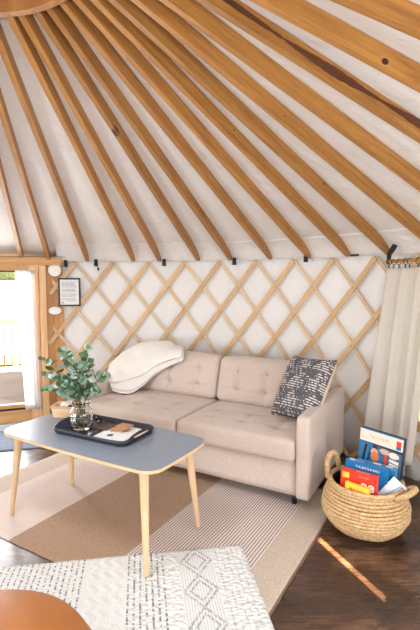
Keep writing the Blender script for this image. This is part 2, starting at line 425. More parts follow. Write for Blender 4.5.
# ------------------------------------------------------------------ camera
cam = bpy.data.cameras.new('camera'); co = bpy.data.objects.new('camera', cam); COL.objects.link(co)
cam.sensor_fit = 'VERTICAL'; cam.sensor_height = 24; cam.lens = 439.956/630*24; cam.clip_start = .05
co.location = (0, 0, EYE); co.rotation_euler = (PI/2-7.88838e-2, 0, 0); S.camera = co

# ------------------------------------------------------------------ setting
def arc_wall(name, th0, th1, r, z0, z1, mat, thick=.012, step=1.5, ztop=None):
    bm = bmesh.new(); n = max(1, int(abs(th1-th0)/step)); rows = []
    nz = max(1, int((z1-z0)/.12))
    for i in range(n+1):
        th = th0+(th1-th0)*i/n; col = []
        for rr in (r, r+thick):
            for j in range(nz+1):
                z = z0+(z1-z0)*j/nz
                w = .006*math.sin(th*.9)+.004*math.sin(th*2.3+z*3)
                col.append(bm.verts.new(wp(th, rr+(w if th0 > -20 and th1 < 130 else 0), z)))
        rows.append(col)
    m = nz+1
    for i in range(n):
        a, b = rows[i], rows[i+1]
        for j in range(nz):
            bm.faces.new((a[j], b[j], b[j+1], a[j+1])); bm.faces.new((a[m+j], a[m+j+1], b[m+j+1], b[m+j]))
        bm.faces.new((a[0], a[m], b[m], b[0])); bm.faces.new((a[nz], b[nz], b[m+nz], a[m+nz]))
    for c in (rows[0], rows[-1]):
        for j in range(nz): bm.faces.new((c[j], c[j+1], c[m+j+1], c[m+j]))
    o = bobj(name, bm, mat, None, None, True); tag(o, kind='structure'); return o
RW = R+.045
slope = Vector((-R, 0, HA-HW)).normalized()          # radial, up
ZW = HW+.12
DOOR0, DOOR1 = 102.6, 121.5
WIN0, WIN1 = 12.0, 34.0
arc_wall('wall_back', WIN1, DOOR0, RW, 0, ZW, M['liner_wall'])
arc_wall('wall_right', -28.2, WIN0, RW, 0, ZW, M['liner_wall'])
# window band: below and above the right window
arc_wall('wall_right_sill', WIN0, WIN1, RW, 0, .42, M['liner_wall']).name = 'wall_right'
arc_wall('wall_right_head', WIN0, WIN1, RW, 1.6, ZW, M['liner_wall']).name = 'wall_right'
arc_wall('wall_left', DOOR1, 240, RW, 0, ZW, M['liner_wall'])
SL = -30.8; SLW = .48
arc_wall('wall_front', -120, SL-SLW, RW, 0, ZW, M['liner_wall'])
arc_wall('wall_front', SL-SLW, SL+SLW, RW, 0, 1.225, M['liner_wall'], step=.5)
arc_wall('wall_front', SL-SLW, SL+SLW, RW, 1.54, ZW, M['liner_wall'], step=.5)
arc_wall('wall_front', SL+SLW, -28.2, RW, 0, ZW, M['liner_wall'], step=.5)
# header over the door
arc_wall('wall_left', DOOR0, DOOR1, RW, 1.79, ZW, M['liner_wall'])
# floor disc
bm = bmesh.new(); add_lathe(bm, [(0, -.06), (RW+.03, -.06), (RW+.03, 0), (0, 0)], 96, (CX, CY, 0)); o = bobj('floor', bm, M['floor']); tag(o, kind='structure')
# roof liner cone, sags a little between the rafters
TH = [113.9, 106.96, 102.05, 94.7, 85.6, 80.3, 72.4, 65.9, 58.0, 50.7, 43.7, 36.96, 29.5, 21.5, 13.2, 4.6, -3.8]
allth = TH + [-3.8-7.5*k for k in range(1, 32)]
bm = bmesh.new(); rings = []
nr = 16; nseg = 360
off = .076
base_r = RW+.03
def liner_z(r): return HW + (HA-HW)*(1-r/R) + off/math.cos(math.atan((HA-HW)/R))
for j in range(nr+1):
    r = (RR-.06) + (base_r-(RR-.06))*j/nr; ring = []
    for i in range(nseg):
        th = i*360/nseg
        t = th if th < 117 else th-360
        near = min(allth, key=lambda q: abs(q-t)); dd = min(abs(near-t), 4)
        sag = .012*math.sin(dd/4*PI/2)**2*math.sin(PI*j/nr)
        wr = .006*noise.noise(Vector((th*.35, r*5, 0)))*math.sin(PI*min(1, j/nr*1.0))
        ring.append(bm.verts.new(wp(th, r, liner_z(r)-sag+.004+wr)))
    rings.append(ring)
for j in range(nr):
    for i in range(nseg): bm.faces.new((rings[j][i], rings[j][(i+1) % nseg], rings[j+1][(i+1) % nseg], rings[j+1][i]))
o = bobj('ceiling', bm, M['liner_roof'], smooth=True); so = o.modifiers.new('s', 'SOLIDIFY'); so.thickness = .01; so.offset = 1; tag(o, kind='structure')
# hem where roof liner is tucked behind the rafter feet
bm = bmesh.new(); pts = []; rs = []
for i in range(0, 400):
    th = 100.5-(100.5+25)*i/399
    near = min(allth, key=lambda q: abs(q-th)); dd = min(1, abs(near-th)/3.6)
    pts.append(wp(th, RW-.030, HW+.012+.006*math.sin(th*.5)-.010*dd*dd)); rs.append(.005)
add_tube(bm, pts, rs, 6); o = bobj('trim_1', bm, M['liner_roof'], smooth=True); tag(o, kind='structure')
# puckered valance above it
bm = bmesh.new(); prev = None
for i in range(0, 700):
    th = 100.5-(100.5+25)*i/699
    near = min(allth, key=lambda q: abs(q-th)); dd = min(1, abs(near-th)/3.6)
    zb_ = HW+.012+.006*math.sin(th*.5)-.010*dd*dd; zt_ = liner_z(R-.22)-.002
    col = [bm.verts.new(wp(th, RW-.028-.237*(k/10), zb_+(zt_-zb_)*(1.37*k/10-.37*(k/10)**2))) for k in range(11)]
    if prev:
        for k in range(10): bm.faces.new((prev[k], col[k], col[k+1], prev[k+1]))
    prev = col
o = bobj('trim_2', bm, M['liner_roof'], smooth=True); so = o.modifiers.new('s', 'SOLIDIFY'); so.thickness = .003; tag(o, kind='structure')
# compression ring and dome
zr = HW+(HA-HW)*(1-RR/R)
rt = empty('compression_ring', (CX, CY, zr), label='round laminated wooden roof ring that all the rafters run up to', cat='roof ring')
lathe('ring_band', [(RR-.038, -.03), (RR, -.03), (RR, .12), (RR-.038, .12)], wood('ring_wood', (150, 92, 44), (196, 136, 78), 2, .5, 5), rt, 96, smooth=False, closed=True)
dm = lathe('skylight_dome', [(RR+.02, 0), (RR, .06), (RR*.8, .16), (RR*.5, .23), (RR*.2, .26), (0, .265)], M['dome'], None, 64, smooth=True); dm.location = (CX, CY, zr+.121)
tag(dm, label='milky white skylight dome closing the centre of the roof ring', cat='skylight')
dm.modifiers.new('s', 'SOLIDIFY').thickness = .006

# ------------------------------------------------------------------ rafters
names = {
 0: 'pine rafter nearest the left edge, only a short dark stretch in view',
 1: 'pine rafter ending over the door header, leftmost of those whose foot shows',
 2: 'pine rafter whose foot meets the right end of the door header beam',
 3: 'pine rafter whose foot ends just right of the black framed notice',
 4: 'pine rafter with its foot first to the right of the dangling black socket',
 5: 'pine rafter ending just left of a black socket, above the middle of cream throw',
 6: 'pine rafter with a dark scar well up its length, foot right of the cream throw',
 7: 'pine rafter ending at the black socket left of the middle of the lattice wall',
 8: 'pine rafter whose foot sits between two black sockets, above the sofa middle',
 9: 'pine rafter ending at the black socket above the patterned cushion side',
 10: 'last pine rafter whose foot ends left of the curtain rod',
 11: 'thick pine rafter whose foot rests at the black curtain rod bracket',
 12: 'pine rafter leaving the right edge just above the curtain rod',
 13: 'pine rafter leaving the right edge, second above the curtain rod',
 14: 'pine rafter with a long dark brown stain, running out at the right edge',
 15: 'broad pine rafter above the stained one, with one dark round knot',
 16: 'uppermost rafter, cutting the top right corner of the photo'}
nrm = Vector((HA-HW, 0, R)).normalized()
for i, th in enumerate(TH):
    d = Vector((math.cos(rad(th)), math.sin(rad(th)), 0))
    up = (d*(HA-HW) + Vector((0, 0, R))).normalized()
    p0 = wp(th, R-.02, HW+(HA-HW)*.02/R); p1 = wp(th, RR+.001, zr)
    rt = empty('rafter', p0, label=names[i], cat='rafter', group='pine rafters of the yurt roof')
    mwm = M['rafter']
    b = beam('rafter_beam', p0, p1, .037, .076, up, mwm, rt, .003)
    L = (p1-p0).length; fm = Matrix.Translation(p0) @ frame_between(p0, p1, up).to_4x4()
    def knot(fx, side, z, r, sx=1.6, nm='knot'):
        # an inlaid knot: a slim oval disc set 1 mm into the face
        bm = bmesh.new(); prof = [(0, .0012), (r*.7, .001), (r, 0), (r, -.002), (0, -.002)]
        add_lathe(bm, prof, 14)
        if side == 'b': m = Matrix.Translation((fx*L, z, -.0002)) @ Matrix.Rotation(PI, 4, 'X')
        else: m = Matrix.Translation((fx*L, side*(.019), z)) @ Matrix.Rotation(-side*PI/2, 4, 'X')
        for v in bm.verts: v.co.x *= sx
        bobj(nm, bm, M['knot'], rt, fm @ m, True)
    if i == 15: knot(.555, 1, .02, .012, 1.2); knot(.555, -1, .02, .012, 1.2)
    if i == 14:
        for sd in (-1, 1):
            bm = bmesh.new(); n = 90; up_ = []; lo_ = []
            for k in range(n+1):
                t = k/n; x = L*(.16+.72*t); hgt = .015*math.sin(PI*min(1, t))**.5*(1+.5*math.sin(t*23)+.5*noise.noise(Vector((t*60, sd, 0)))); c = .050+.010*math.sin(t*7)
                up_.append(bm.verts.new((x, sd*.0193, min(.075, c+hgt)))); lo_.append(bm.verts.new((x, sd*.0193, max(.004, c-hgt))))
            for k in range(n): bm.faces.new((lo_[k], lo_[k+1], up_[k+1], up_[k]))
            o = bobj('stain', bm, M['rafter_stain'], rt, fm)
    if i == 6:
        for sd in (-1, 1):
            knot(.69, sd, .014, .011, 3.5, 'scar')
        knot(.685, 'b', 0, .012, 3, 'scar')
    rnd = random.Random(i*5+1)
    for k in range(rnd.choice([1, 2, 2])):
        fx = rnd.uniform(.05, .6)
        knot(fx, -1, rnd.uniform(.015, .055), rnd.uniform(.004, .008)); 
        knot(rnd.uniform(.05, .6), 1, rnd.uniform(.015, .055), rnd.uniform(.004, .008))

# ------------------------------------------------------------------ lattice wall
lt = empty('lattice_wall', (CX, CY, 0), label='wooden crisscross lattice wall frame standing behind the beige sofa', cat='lattice')
def slat(th_top, sgn, r):
    bm = bmesh.new(); n = 26; rows = []; ztop = 1.735; zb = .01
    pts = []
    for i in range(n+1):
        z = ztop+(zb-ztop)*i/n; th = th_top + sgn*7.25*(1.737-z)/.5
        if th > 102.7 or th < 8: continue
        pts.append((th, z))
    # keep the part that lies in range: extend exactly to the limits
    if len(pts) < 3: return
    w = .0205 if sgn > 0 else .0155; tk = .006
    for th, z in pts:
        ra = Vector((math.cos(rad(th)), math.sin(rad(th)), 0)); ta = Vector((-ra.y, ra.x, 0))
        t = (ta*rad(sgn*7.25/.5)*r + Vector((0, 0, -1))).normalized(); sd = ra.cross(t).normalized()
        c = ra*r + Vector((0, 0, z))
        rows.append([bm.verts.new(c+sd*w*a+ra*tk*b) for a, b in ((-1, -1), (1, -1), (1, 1), (-1, 1))])
    for i in range(len(rows)-1):
        for k in range(4): bm.faces.new((rows[i][k], rows[i][(k+1) % 4], rows[i+1][(k+1) % 4], rows[i+1][k]))
    bm.faces.new(rows[0]); bm.faces.new(rows[-1][::-1])
    # mesh in local frame whose x runs along the slat, for the wood grain
    a = Vector(rows[0][0].co); b = Vector(rows[-1][0].co); fr = Matrix.Translation(a) @ frame_between(a, b, Vector((0, 0, 1)) if abs((b-a).normalized().z) < .99 else Vector((1, 0, 0))).to_4x4()
    bmesh.ops.transform(bm, matrix=fr.inverted(), verts=bm.verts)
    bobj('slat', bm, M['lattice'] if sgn > 0 else M['lattice_pale'], lt, Matrix.Translation((CX, CY, 0)) @ fr)
for k in range(-7, 13):
    t0 = 39.2+7.25*k
    slat(t0, 1, R-.005); slat(t0, -1, R+.011)
# small bolts at the crossings in view belong to the lattice: one part
bm = bmesh.new()
for k in range(-2, 18):
    for j in range(8):
        th = 39.2+7.25*(k/2 if False else k*.5); z = 1.737-.25*j
        if ((k + j) % 2) or z < .02 or th > 101.5: continue
        ra = Vector((math.cos(rad(th)), math.sin(rad(th)), 0)); p = ra*(R-.011)+Vector((0, 0, z))
        add_tube(bm, [p-ra*.003, p+ra*.002], [.004, .005], 8)
o = bobj('bolts', bm, M['black'], lt); tag(o, kind='stuff')

# ------------------------------------------------------------------ door
def pl(a): return Vector(a)
DA = wp(DOOR0+.25, 3.045, 0); DB = wp(DOOR1, 3.045, 0)
dx = (DB-DA).normalized(); dn = Vector((dx.y, -dx.x, 0))      # dx goes left in view
if dn.dot(Vector((CX, CY, 0))-DA) < 0: dn = -dn
DM = Matrix((dx, -dn, Vector((0, 0, 1)))).transposed().to_4x4(); DM = Matrix.Translation(DA) @ DM    # local x left, y outwards, z up
DW = (DB-DA).length
dr = empty('door_1'); tag(dr, kind='structure')
def dbox(name, x0, x1, y0, y1, z0, z1, mat, bev=.003, parent=None):
    return box(name, ((x0+x1)/2, (y0+y1)/2, (z0+z1)/2), (x1-x0, y1-y0, z1-z0), mat, parent or dr, bev, mw=DM)
HB = wp(99.6, 3.03, 0); 
dbox('door_header', -.165, DW+.05, -.02, .06, 1.705, 1.785, M['frame_wood_h'])
dbox('door_jamb', -.010, .056, -.02, .09, .0, 1.703, M['frame_wood'])
dbox('door_jamb', DW-.055, DW, -.02, .09, .0, 1.703, M['frame_wood'])
sx0, sx1 = .062, DW-.062
dbox('door_stile', sx0, sx0+.10, .015, .055, .07, 1.70, M['frame_wood'])
dbox('door_stile', sx1-.10, sx1, .015, .055, .07, 1.70, M['frame_wood'])
dbox('door_rail', sx0+.101, sx1-.101, .015, .055, 1.645, 1.70, M['frame_wood_h'])
dbox('door_rail', sx0+.101, sx1-.101, .015, .055, .07, .195, M['frame_wood_h'])
dbox('glazing_bead', sx0+.101, sx1-.101, .0, .055, .222, .262, M['frame_wood_h'])
dbox('gasket', sx0+.101, sx1-.101, .02, .04, .196, .221, M['shadow_gap'], .0)  # thin dark strips below and above the pane
dbox('gasket', sx0+.101, sx1-.101, .0, .03, 1.634, 1.646, M['shadow_gap'], .0)
dbox('door_casing', -.075, -.011, .035, .085, .0, 1.703, M['board'])
dbox('door_stop', .045, .085, .058, .09, .066, 1.70, M['frame_wood'])
dbox('door_pane', sx0+.10, sx1-.10, .032, .038, .255, 1.645, M['pane'], 0)
dbox('door_sill', -.02, DW, -.06, .12, .0, .066, M['threshold'], .006)
# wide orange board beside the jamb, behind the lattice
o = box('trim_3', (0, 0, .86), (.135, .02, 1.70), M['board'], None, .002, mw=Matrix.Translation(wp(100.9, R+.031, 0)) @ Matrix.Rotation(rad(100.9-90), 4, 'Z')); tag(o, kind='structure')

# sheer door curtain
def cloth(name, top, bot, n, m, amp, mat, freq, nrmv, flare=0, extra=None, parent=None):
    """top/bot : (start, end) world points ; pleats displaced along nrmv"""
    bm = bmesh.new(); g = []
    for j in range(m+1):
        t = j/m; a = top[0].lerp(bot[0], t); b = top[1].lerp(bot[1], t); row = []
        for i in range(n+1):
            s = i/n; p = a.lerp(b, s)
            ph = s*freq*2*PI; am = amp*(.35+.65*min(1, t*2.5))
            off = am*(math.sin(ph+.6*math.sin(t*2))+.4*math.sin(ph*1.7+1.3)+.3*math.sin(ph*.37+t*1.5))
            if extra: off += extra(s, t)
            row.append(bm.verts.new(p+nrmv*off))
        g.append(row)
    for j in range(m):
        for i in range(n): bm.faces.new((g[j][i], g[j][i+1], g[j+1][i+1], g[j+1][i]))
    o = bobj(name, bm, mat, parent, None, True); so = o.modifiers.new('s', 'SOLIDIFY'); so.thickness = .0018; return o
def dp(x, y, z): return DM @ Vector((x, y, z))
st = cloth('sheer_curtain', (dp(.10, -.012, 1.655), dp(.285, -.012, 1.655)), (dp(.075, -.02, .20), dp(.225, -.02, .20)), 60, 24, .006, M['sheer'], 4, dn)
tag(st, 'sheer white curtain panel hanging on the glazed door at left', 'curtain')

# plates beside the door, at the lattice
def disc_on(name, th, z, rx, rz, mat, label, cat):
    ra = Vector((math.cos(rad(th)), math.sin(rad(th)), 0)); m = Matrix.Translation(wp(th, R-.014, z)) @ Matrix.Rotation(rad(th), 4, 'Z') @ Matrix.Rotation(-PI/2, 4, 'Y')
    bm = bmesh.new(); add_lathe(bm, [(0, .014), (.7, .014), (.85, .018), (.97, .024), (1, .02), (.95, .008), (.6, 0), (0, 0)], 40)
    for v in bm.verts: v.co.x *= rz; v.co.y *= rx
    o = bobj(name, bm, mat, None, m, True); tag(o, label, cat)
disc_on('wall_plate', 101.0, 1.655, .066, .066, M['white'], 'round white plate mounted high beside the door, above the oval one', 'plate')
disc_on('wall_plate', 101.15, 1.230, .066, .042, M['white'], 'oval white dish mounted beside the door below the round plate', 'plate')
# framed notice
th = 98.35; fz = 1.424; fm = Matrix.Translation(wp(th, R-.013, fz)) @ Matrix.Rotation(rad(th-90), 4, 'Z')
fr = empty('framed_notice', wp(th, R-.013, fz), label='black framed printed notice hanging on the lattice beside the door', cat='framed sign')
bm = bmesh.new(); W, Hh, b = .228, .30, .017
for c, s in (((0, 0, Hh/2-b/2), (W, .018, b)), ((0, 0, -Hh/2+b/2), (W, .018, b)), ((-W/2+b/2, 0, 0), (b, .018, Hh-2*b)), ((W/2-b/2, 0, 0), (b, .018, Hh-2*b))): add_box(bm, c, s, None, .001)
bobj('picture_frame', bm, M['black'], fr, fm)
sh = box('notice_sheet', (0, .002, 0), (W-2*b, .004, Hh-2*b), M['paper'], fr, 0, mw=fm)
bm = bmesh.new(); rn = random.Random(3)
for k in range(17):
    z = .105-.0125*k
    if k in (5, 9, 13):
        bobj('printed_paragraph', bm, M['ink'], fr, fm); bm = bmesh.new(); continue
    x0 = -.075; x1 = .075-rn.random()*.03
    if k == 16: x0, x1 = -.03, .05
    x = x0
    while x < x1:
        w = rn.uniform(.006, .016); add_box(bm, (x+w/2, -.0008, z), (w, .0006, .0045)); x += w+.003
bobj('printed_paragraph', bm, M['ink'], fr, fm)
box('printed_mark', (-.068, -.0008, -.112), (.014, .0006, .012), M['ink'], fr, 0, mw=fm)

# ------------------------------------------------------------------ string lights along the wall top
sl = empty('string_lights', wp(98, R-.02, 1.77), label='black string light cable with sockets running along the top of the lattice', cat='string lights')
pts = []
for i in range(160):
    th = 112-(112-36.5)*i/159; k_ = max(0, min(1, (th-98.2)/1.2)); pts.append(wp(th, R+.012-.075*k_, 1.772+.010*math.sin(th*.6)*(1-k_)+.020*k_))
tube('cable', pts, .003, M['black_pl'], sl, 6, mw=Matrix())
socks = [(98.9, 1.735, 0), (93.0, 1.745, 1), (79.3, 1.745, 0), (65.0, 1.748, 0), (51.1, 1.76, 0), (42.4, 1.765, 2)]
for th, z, k in socks:
    p = wp(th, R-.036, z-.008); 
    if k == 2:
        box('socket', (0, 0, 0), (.07, .02, .018), M['black_pl'], sl, .004, mw=Matrix.Translation(p) @ Matrix.Rotation(rad(th-90), 4, 'Z')); continue
    lathe('socket', [(0, .034), (.013, .034), (.019, .024), (.021, -.026), (.023, -.038), (0, -.038)], M['black_pl'], sl, 14, mw=Matrix.Translation(p))
    if k == 1:
        q = wp(92.6, R-.03, 1.67)
        tube('drop_cord', [p, p+Vector((.006, 0, -.04)), q+Vector((-.008, 0, .02)), q], .003, M['black_pl'], sl, 6, mw=Matrix())
        lathe('plug', [(0, .012), (.010, .012), (.012, -.01), (0, -.02)], M['black_pl'], sl, 10, mw=Matrix.Translation(q))

# ------------------------------------------------------------------ right window + curtain
wn = empty('window_1'); tag(wn, kind='structure')
def arcbar(name, th0, th1, r, z0, z1, tk, mat, parent):
    bm = bmesh.new(); n = 12; rows = []
    for i in range(n+1):
        th = th0+(th1-th0)*i/n; rows.append([bm.verts.new(wp(th, rr, z)) for rr, z in ((r, z0), (r+tk, z0), (r+tk, z1), (r, z1))])
    for i in range(n):
        for k in range(4): bm.faces.new((rows[i][k], rows[i][(k+1) % 4], rows[i+1][(k+1) % 4], rows[i+1][k]))
    bm.faces.new(rows[0]); bm.faces.new(rows[-1][::-1]); return bobj(name, bm, mat, parent)
arcbar('window_frame', WIN0, WIN1, RW-.015, .39, .46, .05, M['frame_wood_h'], wn)
arcbar('window_frame', WIN0, WIN1, RW-.015, 1.56, 1.63, .05, M['frame_wood_h'], wn)
arcbar('window_frame', WIN1-1.4, WIN1, RW-.015, .461, 1.559, .05, M['frame_wood'], wn)
arcbar('window_frame', WIN0, WIN0+1.4, RW-.015, .461, 1.559, .05, M['frame_wood'], wn)
arcbar('window_pane', WIN0+1.4, WIN1-1.4, RW+.01, .461, 1.559, .004, M['pane'], wn)
# rod
ra0 = wp(36.1, 2.965, 1.69); ra1 = wp(4, 2.90, 1.70)
rod = empty('curtain_rod', ra0, label='wooden curtain rod at upper right, held by a black bracket', cat='curtain rod')
tube('rod', [ra0, ra1], .0135, M['rodwood'], rod, 14, mw=Matrix())
# bracket
for q in (wp(35.6, 2.955, 1.69), wp(6, 2.895, 1.70)):
    d = (wp(35.6, 1, 0)-wp(35.6, 0, 0)).normalized()
    bm = bmesh.new()
    add_tube(bm, [q-Vector((0, 0, .02)), q+Vector((0, 0, .02)), q+Vector((.008, .01, .06)), q+d*.02+Vector((.012, -.005, .09)), q+d*.03+Vector((.022, -.012, .125))], [.013, .017, .018, .02, .02], 8)
    bobj('bracket', bm, M['black'], rod, Matrix())
rd = (ra1-ra0).normalized()
ct_n = rd.cross(Vector((0, 0, 1))).normalized()
curt = empty('window_curtain', wp(35.4, 2.95, 1.62), label='long cream linen curtain hanging at the right behind the basket', cat='curtain')
def ex(s, t): return .018*math.sin(s*5+t*2.2)*t
fl = cloth('curtain_panel', (wp(35.7, 2.95, 1.640), wp(28.0, 2.93, 1.655)), (wp(38.3, 2.93, .20), wp(30.2, 2.93, .20)), 120, 40, .017, M['curtain'], 3.4, ct_n, extra=ex, parent=None)
fl.parent = curt; fl.matrix_basis = pm(curt).inverted()
for s in (.02, .05, .085, .125, .15, .2, .245, .28):
    c = ra0 + (ra1-ra0)*s; bm = bmesh.new()
    q = rd.to_track_quat('Z', 'Y').to_matrix() @ Matrix.Rotation(rad(12*math.sin(s*99)), 3, 'X')
    add_torus(bm, c-Vector((0, 0, .006)), .021, .0028, 20, 6, M3=q); bobj('curtain_ring', bm, M['black'], curt, Matrix(), True)
    bm = bmesh.new(); p = c-Vector((0, 0, .03)); add_tube(bm, [p, p-Vector((0, 0, .02))], [.004, .007], 8); bobj('ring_clip', bm, M['black'], curt, Matrix(), True)

# ------------------------------------------------------------------ rugs
def rug(name, x0, x1, y0, y1, z, tk, mat, loc, rz, label, cat, wav=.0, frg=None, ns=60):
    bm = bmesh.new(); nx = ns; ny = ns; g = []
    for lay in (0, 1):
        gg = []
        for j in range(ny+1):
            row = []
            for i in range(nx+1):
                x = x0+(x1-x0)*i/nx; y = y0+(y1-y0)*j/ny
                e = (.002*math.sin(y*11)+.001*math.sin(y*37)) if i in (0, nx) else 0; e2 = (.002*math.sin(x*9)+.001*math.sin(x*31)) if j in (0, ny) else 0
                h = (tk if lay else 0); edge = 1 if (i in (0, nx) or j in (0, ny)) else 0
                row.append(bm.verts.new((x+e, y+e2, z+h*(.55 if edge else 1)+(wav*noise.noise(Vector((x*7, y*7, 1))) if lay else 0))))
            gg.append(row)
        g.append(gg)
    for lay in (0, 1):
        for j in range(ny):
            for i in range(nx): 
                f = (g[lay][j][i], g[lay][j][i+1], g[lay][j+1][i+1], g[lay][j+1][i]); bm.faces.new(f if lay else f[::-1])
    for i in range(nx):
        bm.faces.new((g[0][0][i], g[0][0][i+1], g[1][0][i+1], g[1][0][i])); bm.faces.new((g[0][ny][i+1], g[0][ny][i], g[1][ny][i], g[1][ny][i+1]))
    for j in range(ny):
        bm.faces.new((g[0][j+1][0], g[0][j][0], g[1][j][0], g[1][j+1][0])); bm.faces.new((g[0][j][nx], g[0][j+1][nx], g[1][j+1][nx], g[1][j][nx]))
    o = bobj(name, bm, mat, None, None, True); o.location = loc; o.rotation_euler = (0, 0, rz); tag(o, label, cat); return o
RZ = math.atan2(-.51, .86)
rug('striped_rug', -2.39, 0, -1.17, .42, .001, .008, M['jute'], (.75, 2.71, 0), RZ, 'large beige and brown striped woven rug under the coffee table and sofa', 'rug', .001)
rug('wool_rug', -1.75, 0, -1.3, 0, .0095, .0065, M['wool'], (.185, 2.455, 0), rad(9), 'cream wool rug with grey dashes and diamonds in the foreground', 'rug', .003)
rug('doormat', -.5, .42, -.55, .0, .001, .012, M['mat_blue'], wp(106.5, 2.93, 0), rad(106.5-90-4), 'slate blue doormat on the floor in front of the door', 'doormat', .004)

# ------------------------------------------------------------------ sofa
F = Vector((.652, 2.795, 0)); u = Vector((.870, -.493, 0)).normalized(); v = Vector((-u.y, u.x, 0)); SLn = 2.15
so = F - u*SLn/2 + v*.45; SRZ = math.atan2(u.y, u.x)
sofa = empty('sofa', so, SRZ, label='beige tufted two-seat sofa standing against the lattice wall', cat='sofa')
def sbox(name, x0, x1, y0, y1, z0, z1, r, mat=None, **k):
    return soft_box(name, x1-x0, y1-y0, z1-z0, r, mat or M['sofa'], sofa, ((x0+x1)/2, (y0+y1)/2, (z0+z1)/2), **k)
hx = SLn/2
sbox('sofa_base', -hx+.1, hx-.1, -.425, .43, .09, .335, .012, n=(30, 12, 6))
sbox('sofa_back', -hx+.1, hx-.1, .34, .46, .10, .76, .025, n=(30, 5, 10))
sbox('sofa_arm', hx-.1, hx, -.45, .56, .085, .65, .022, n=(6, 30, 20), bulge=(.006, 0, .004))
sbox('sofa_arm', -hx, -hx+.1, -.45, .49, .085, .65, .022, n=(6, 30, 20), bulge=(.006, 0, .004))
def seatfn(p, s):
    return p
mid = .035
for x0, x1 in ((mid+.002, hx-.102), (-hx+.102, mid-.002)):
    w = x1-x0; dz = []
    for a in (-.27, 0, .27):
        for b in (-.02, .17): dz.append((2, 1, a*w/.9, b-.12, .019, .04))
    sbox('seat_cushion', x0, x1, -.48, .25, .337, .487, .035, n=(44, 32, 8), bulge=(0, .008, .018), dimples=dz, wr=.003)
for x0, x1 in ((mid+.004, hx-.104), (-hx+.104, mid-.004)):
    w = x1-x0; dz = []; bt = []
    for a in (-.27, 0, .27):
        for b in (.07, -.07): dz.append((1, -1, a*w/.9, b, .026, .035))
    def bf(p, s):
        p.y += .10*(s[2]+1)/2*1.0          # leans back
        p.y += .01; return p
    c = sbox('back_cushion', x0, x1, .12, .27, .492, .868, .05, n=(48, 8, 26), bulge=(0, .035, .012), dimples=dz, wr=.004, fn=bf)
    for ax, sg, a, b, dd, rr in dz:
        bm = bmesh.new(); add_lathe(bm, [(0, .004), (.006, .003), (.009, 0), (0, -.004)], 12)
        yy = -.075-.035*(1-abs(a/(w/2))**2.5)*(1-abs(b/.188)**2.5)+.026*1.75+.10*(b/.188+1)/2+.01
        o = bobj('tuft_button', bm, M['button'], c, None, True); o.location = (a, yy-.004, b); o.rotation_euler = (PI/2, 0, 0)
for x, y in ((hx-.13, -.36), (-hx+.13, -.36), (hx-.13, .38), (-hx+.13, .38)):
    lathe('sofa_leg', [(0, .0095), (.016, .0095), (.024, .088), (0, .088)], M['black'], sofa, 18).location = (x, y, 0)

# cushions on the sofa
def throw_pillow(name, W, Hh, T, mats, loc, mat3, label, cat, split=True):
    bm = bmesh.new(); n = 26; lay = []
    for sgn in (-1, 1):
        g = []
        for j in range(n+1):
            row = []
            for i in range(n+1):
                s = -1+2*i/n; t = -1+2*j/n
                pin = 1-.07*(1-abs(t)**2)*abs(s)**3; pin2 = 1-.07*(1-abs(s)**2)*abs(t)**3
                x = s*W/2*pin; z = t*Hh/2*pin2
                th = T/2*max(0, (1-s**4))**.6*max(0, (1-t**4))**.6
                nn = noise.noise(Vector((x*9, sgn*2, z*9)))*.008*(1-abs(s)**3)*(1-abs(t)**3)
                row.append(bm.verts.new((x, sgn*(th+nn), z)) if not (sgn == 1 and (i in (0, n) or j in (0, n))) else lay[0][j][i])
            g.append(row)
        lay.append(g)
        for j in range(n):
            for i in range(n):
                f = bm.faces.new((g[j][i], g[j][i+1], g[j+1][i+1], g[j+1][i])); f.material_index = 0 if sgn == -1 else 1
    o = bobj(name, bm, mats, None, Matrix.Translation(loc) @ mat3.to_4x4(), True); tag(o, label, cat); return o
SM = Matrix.Translation(so) @ Matrix.Rotation(SRZ, 4, 'Z')
def sw(p): return SM @ Vector(p)
bl, br_, tl_, tr_ = sw((.625, -.03, .50)), sw((.955, -.20, .545)), sw((.76, .17, .93)), sw((1.075, .04, .925))
cx_ = (bl+br_+tl_+tr_)/4; xx = ((br_-bl)+(tr_-tl_)).normalized(); zz = ((tl_-bl)+(tr_-br_)); zz = (zz-xx*zz.dot(xx)).normalized(); yy = zz.cross(xx)
throw_pillow('patterned_cushion', .445, .52, .19, [M['cush'], M['cream_back']], cx_+yy*.02+xx*.015+zz*.02, Matrix((xx, yy, zz)).transposed(), 'slate grey cushion with cream woven dashes leaning on the right sofa arm', 'cushion')
q = Matrix.Rotation(SRZ+rad(-8), 3, 'Z') @ Matrix.Rotation(rad(-20), 3, 'X')
throw_pillow('navy_cushion', .24, .26, .08, [M['darkcush'], M['darkcush']], sw((-.965, .16, .615)), q, 'small dark navy cushion tucked under the cream throw at the left arm', 'cushion')

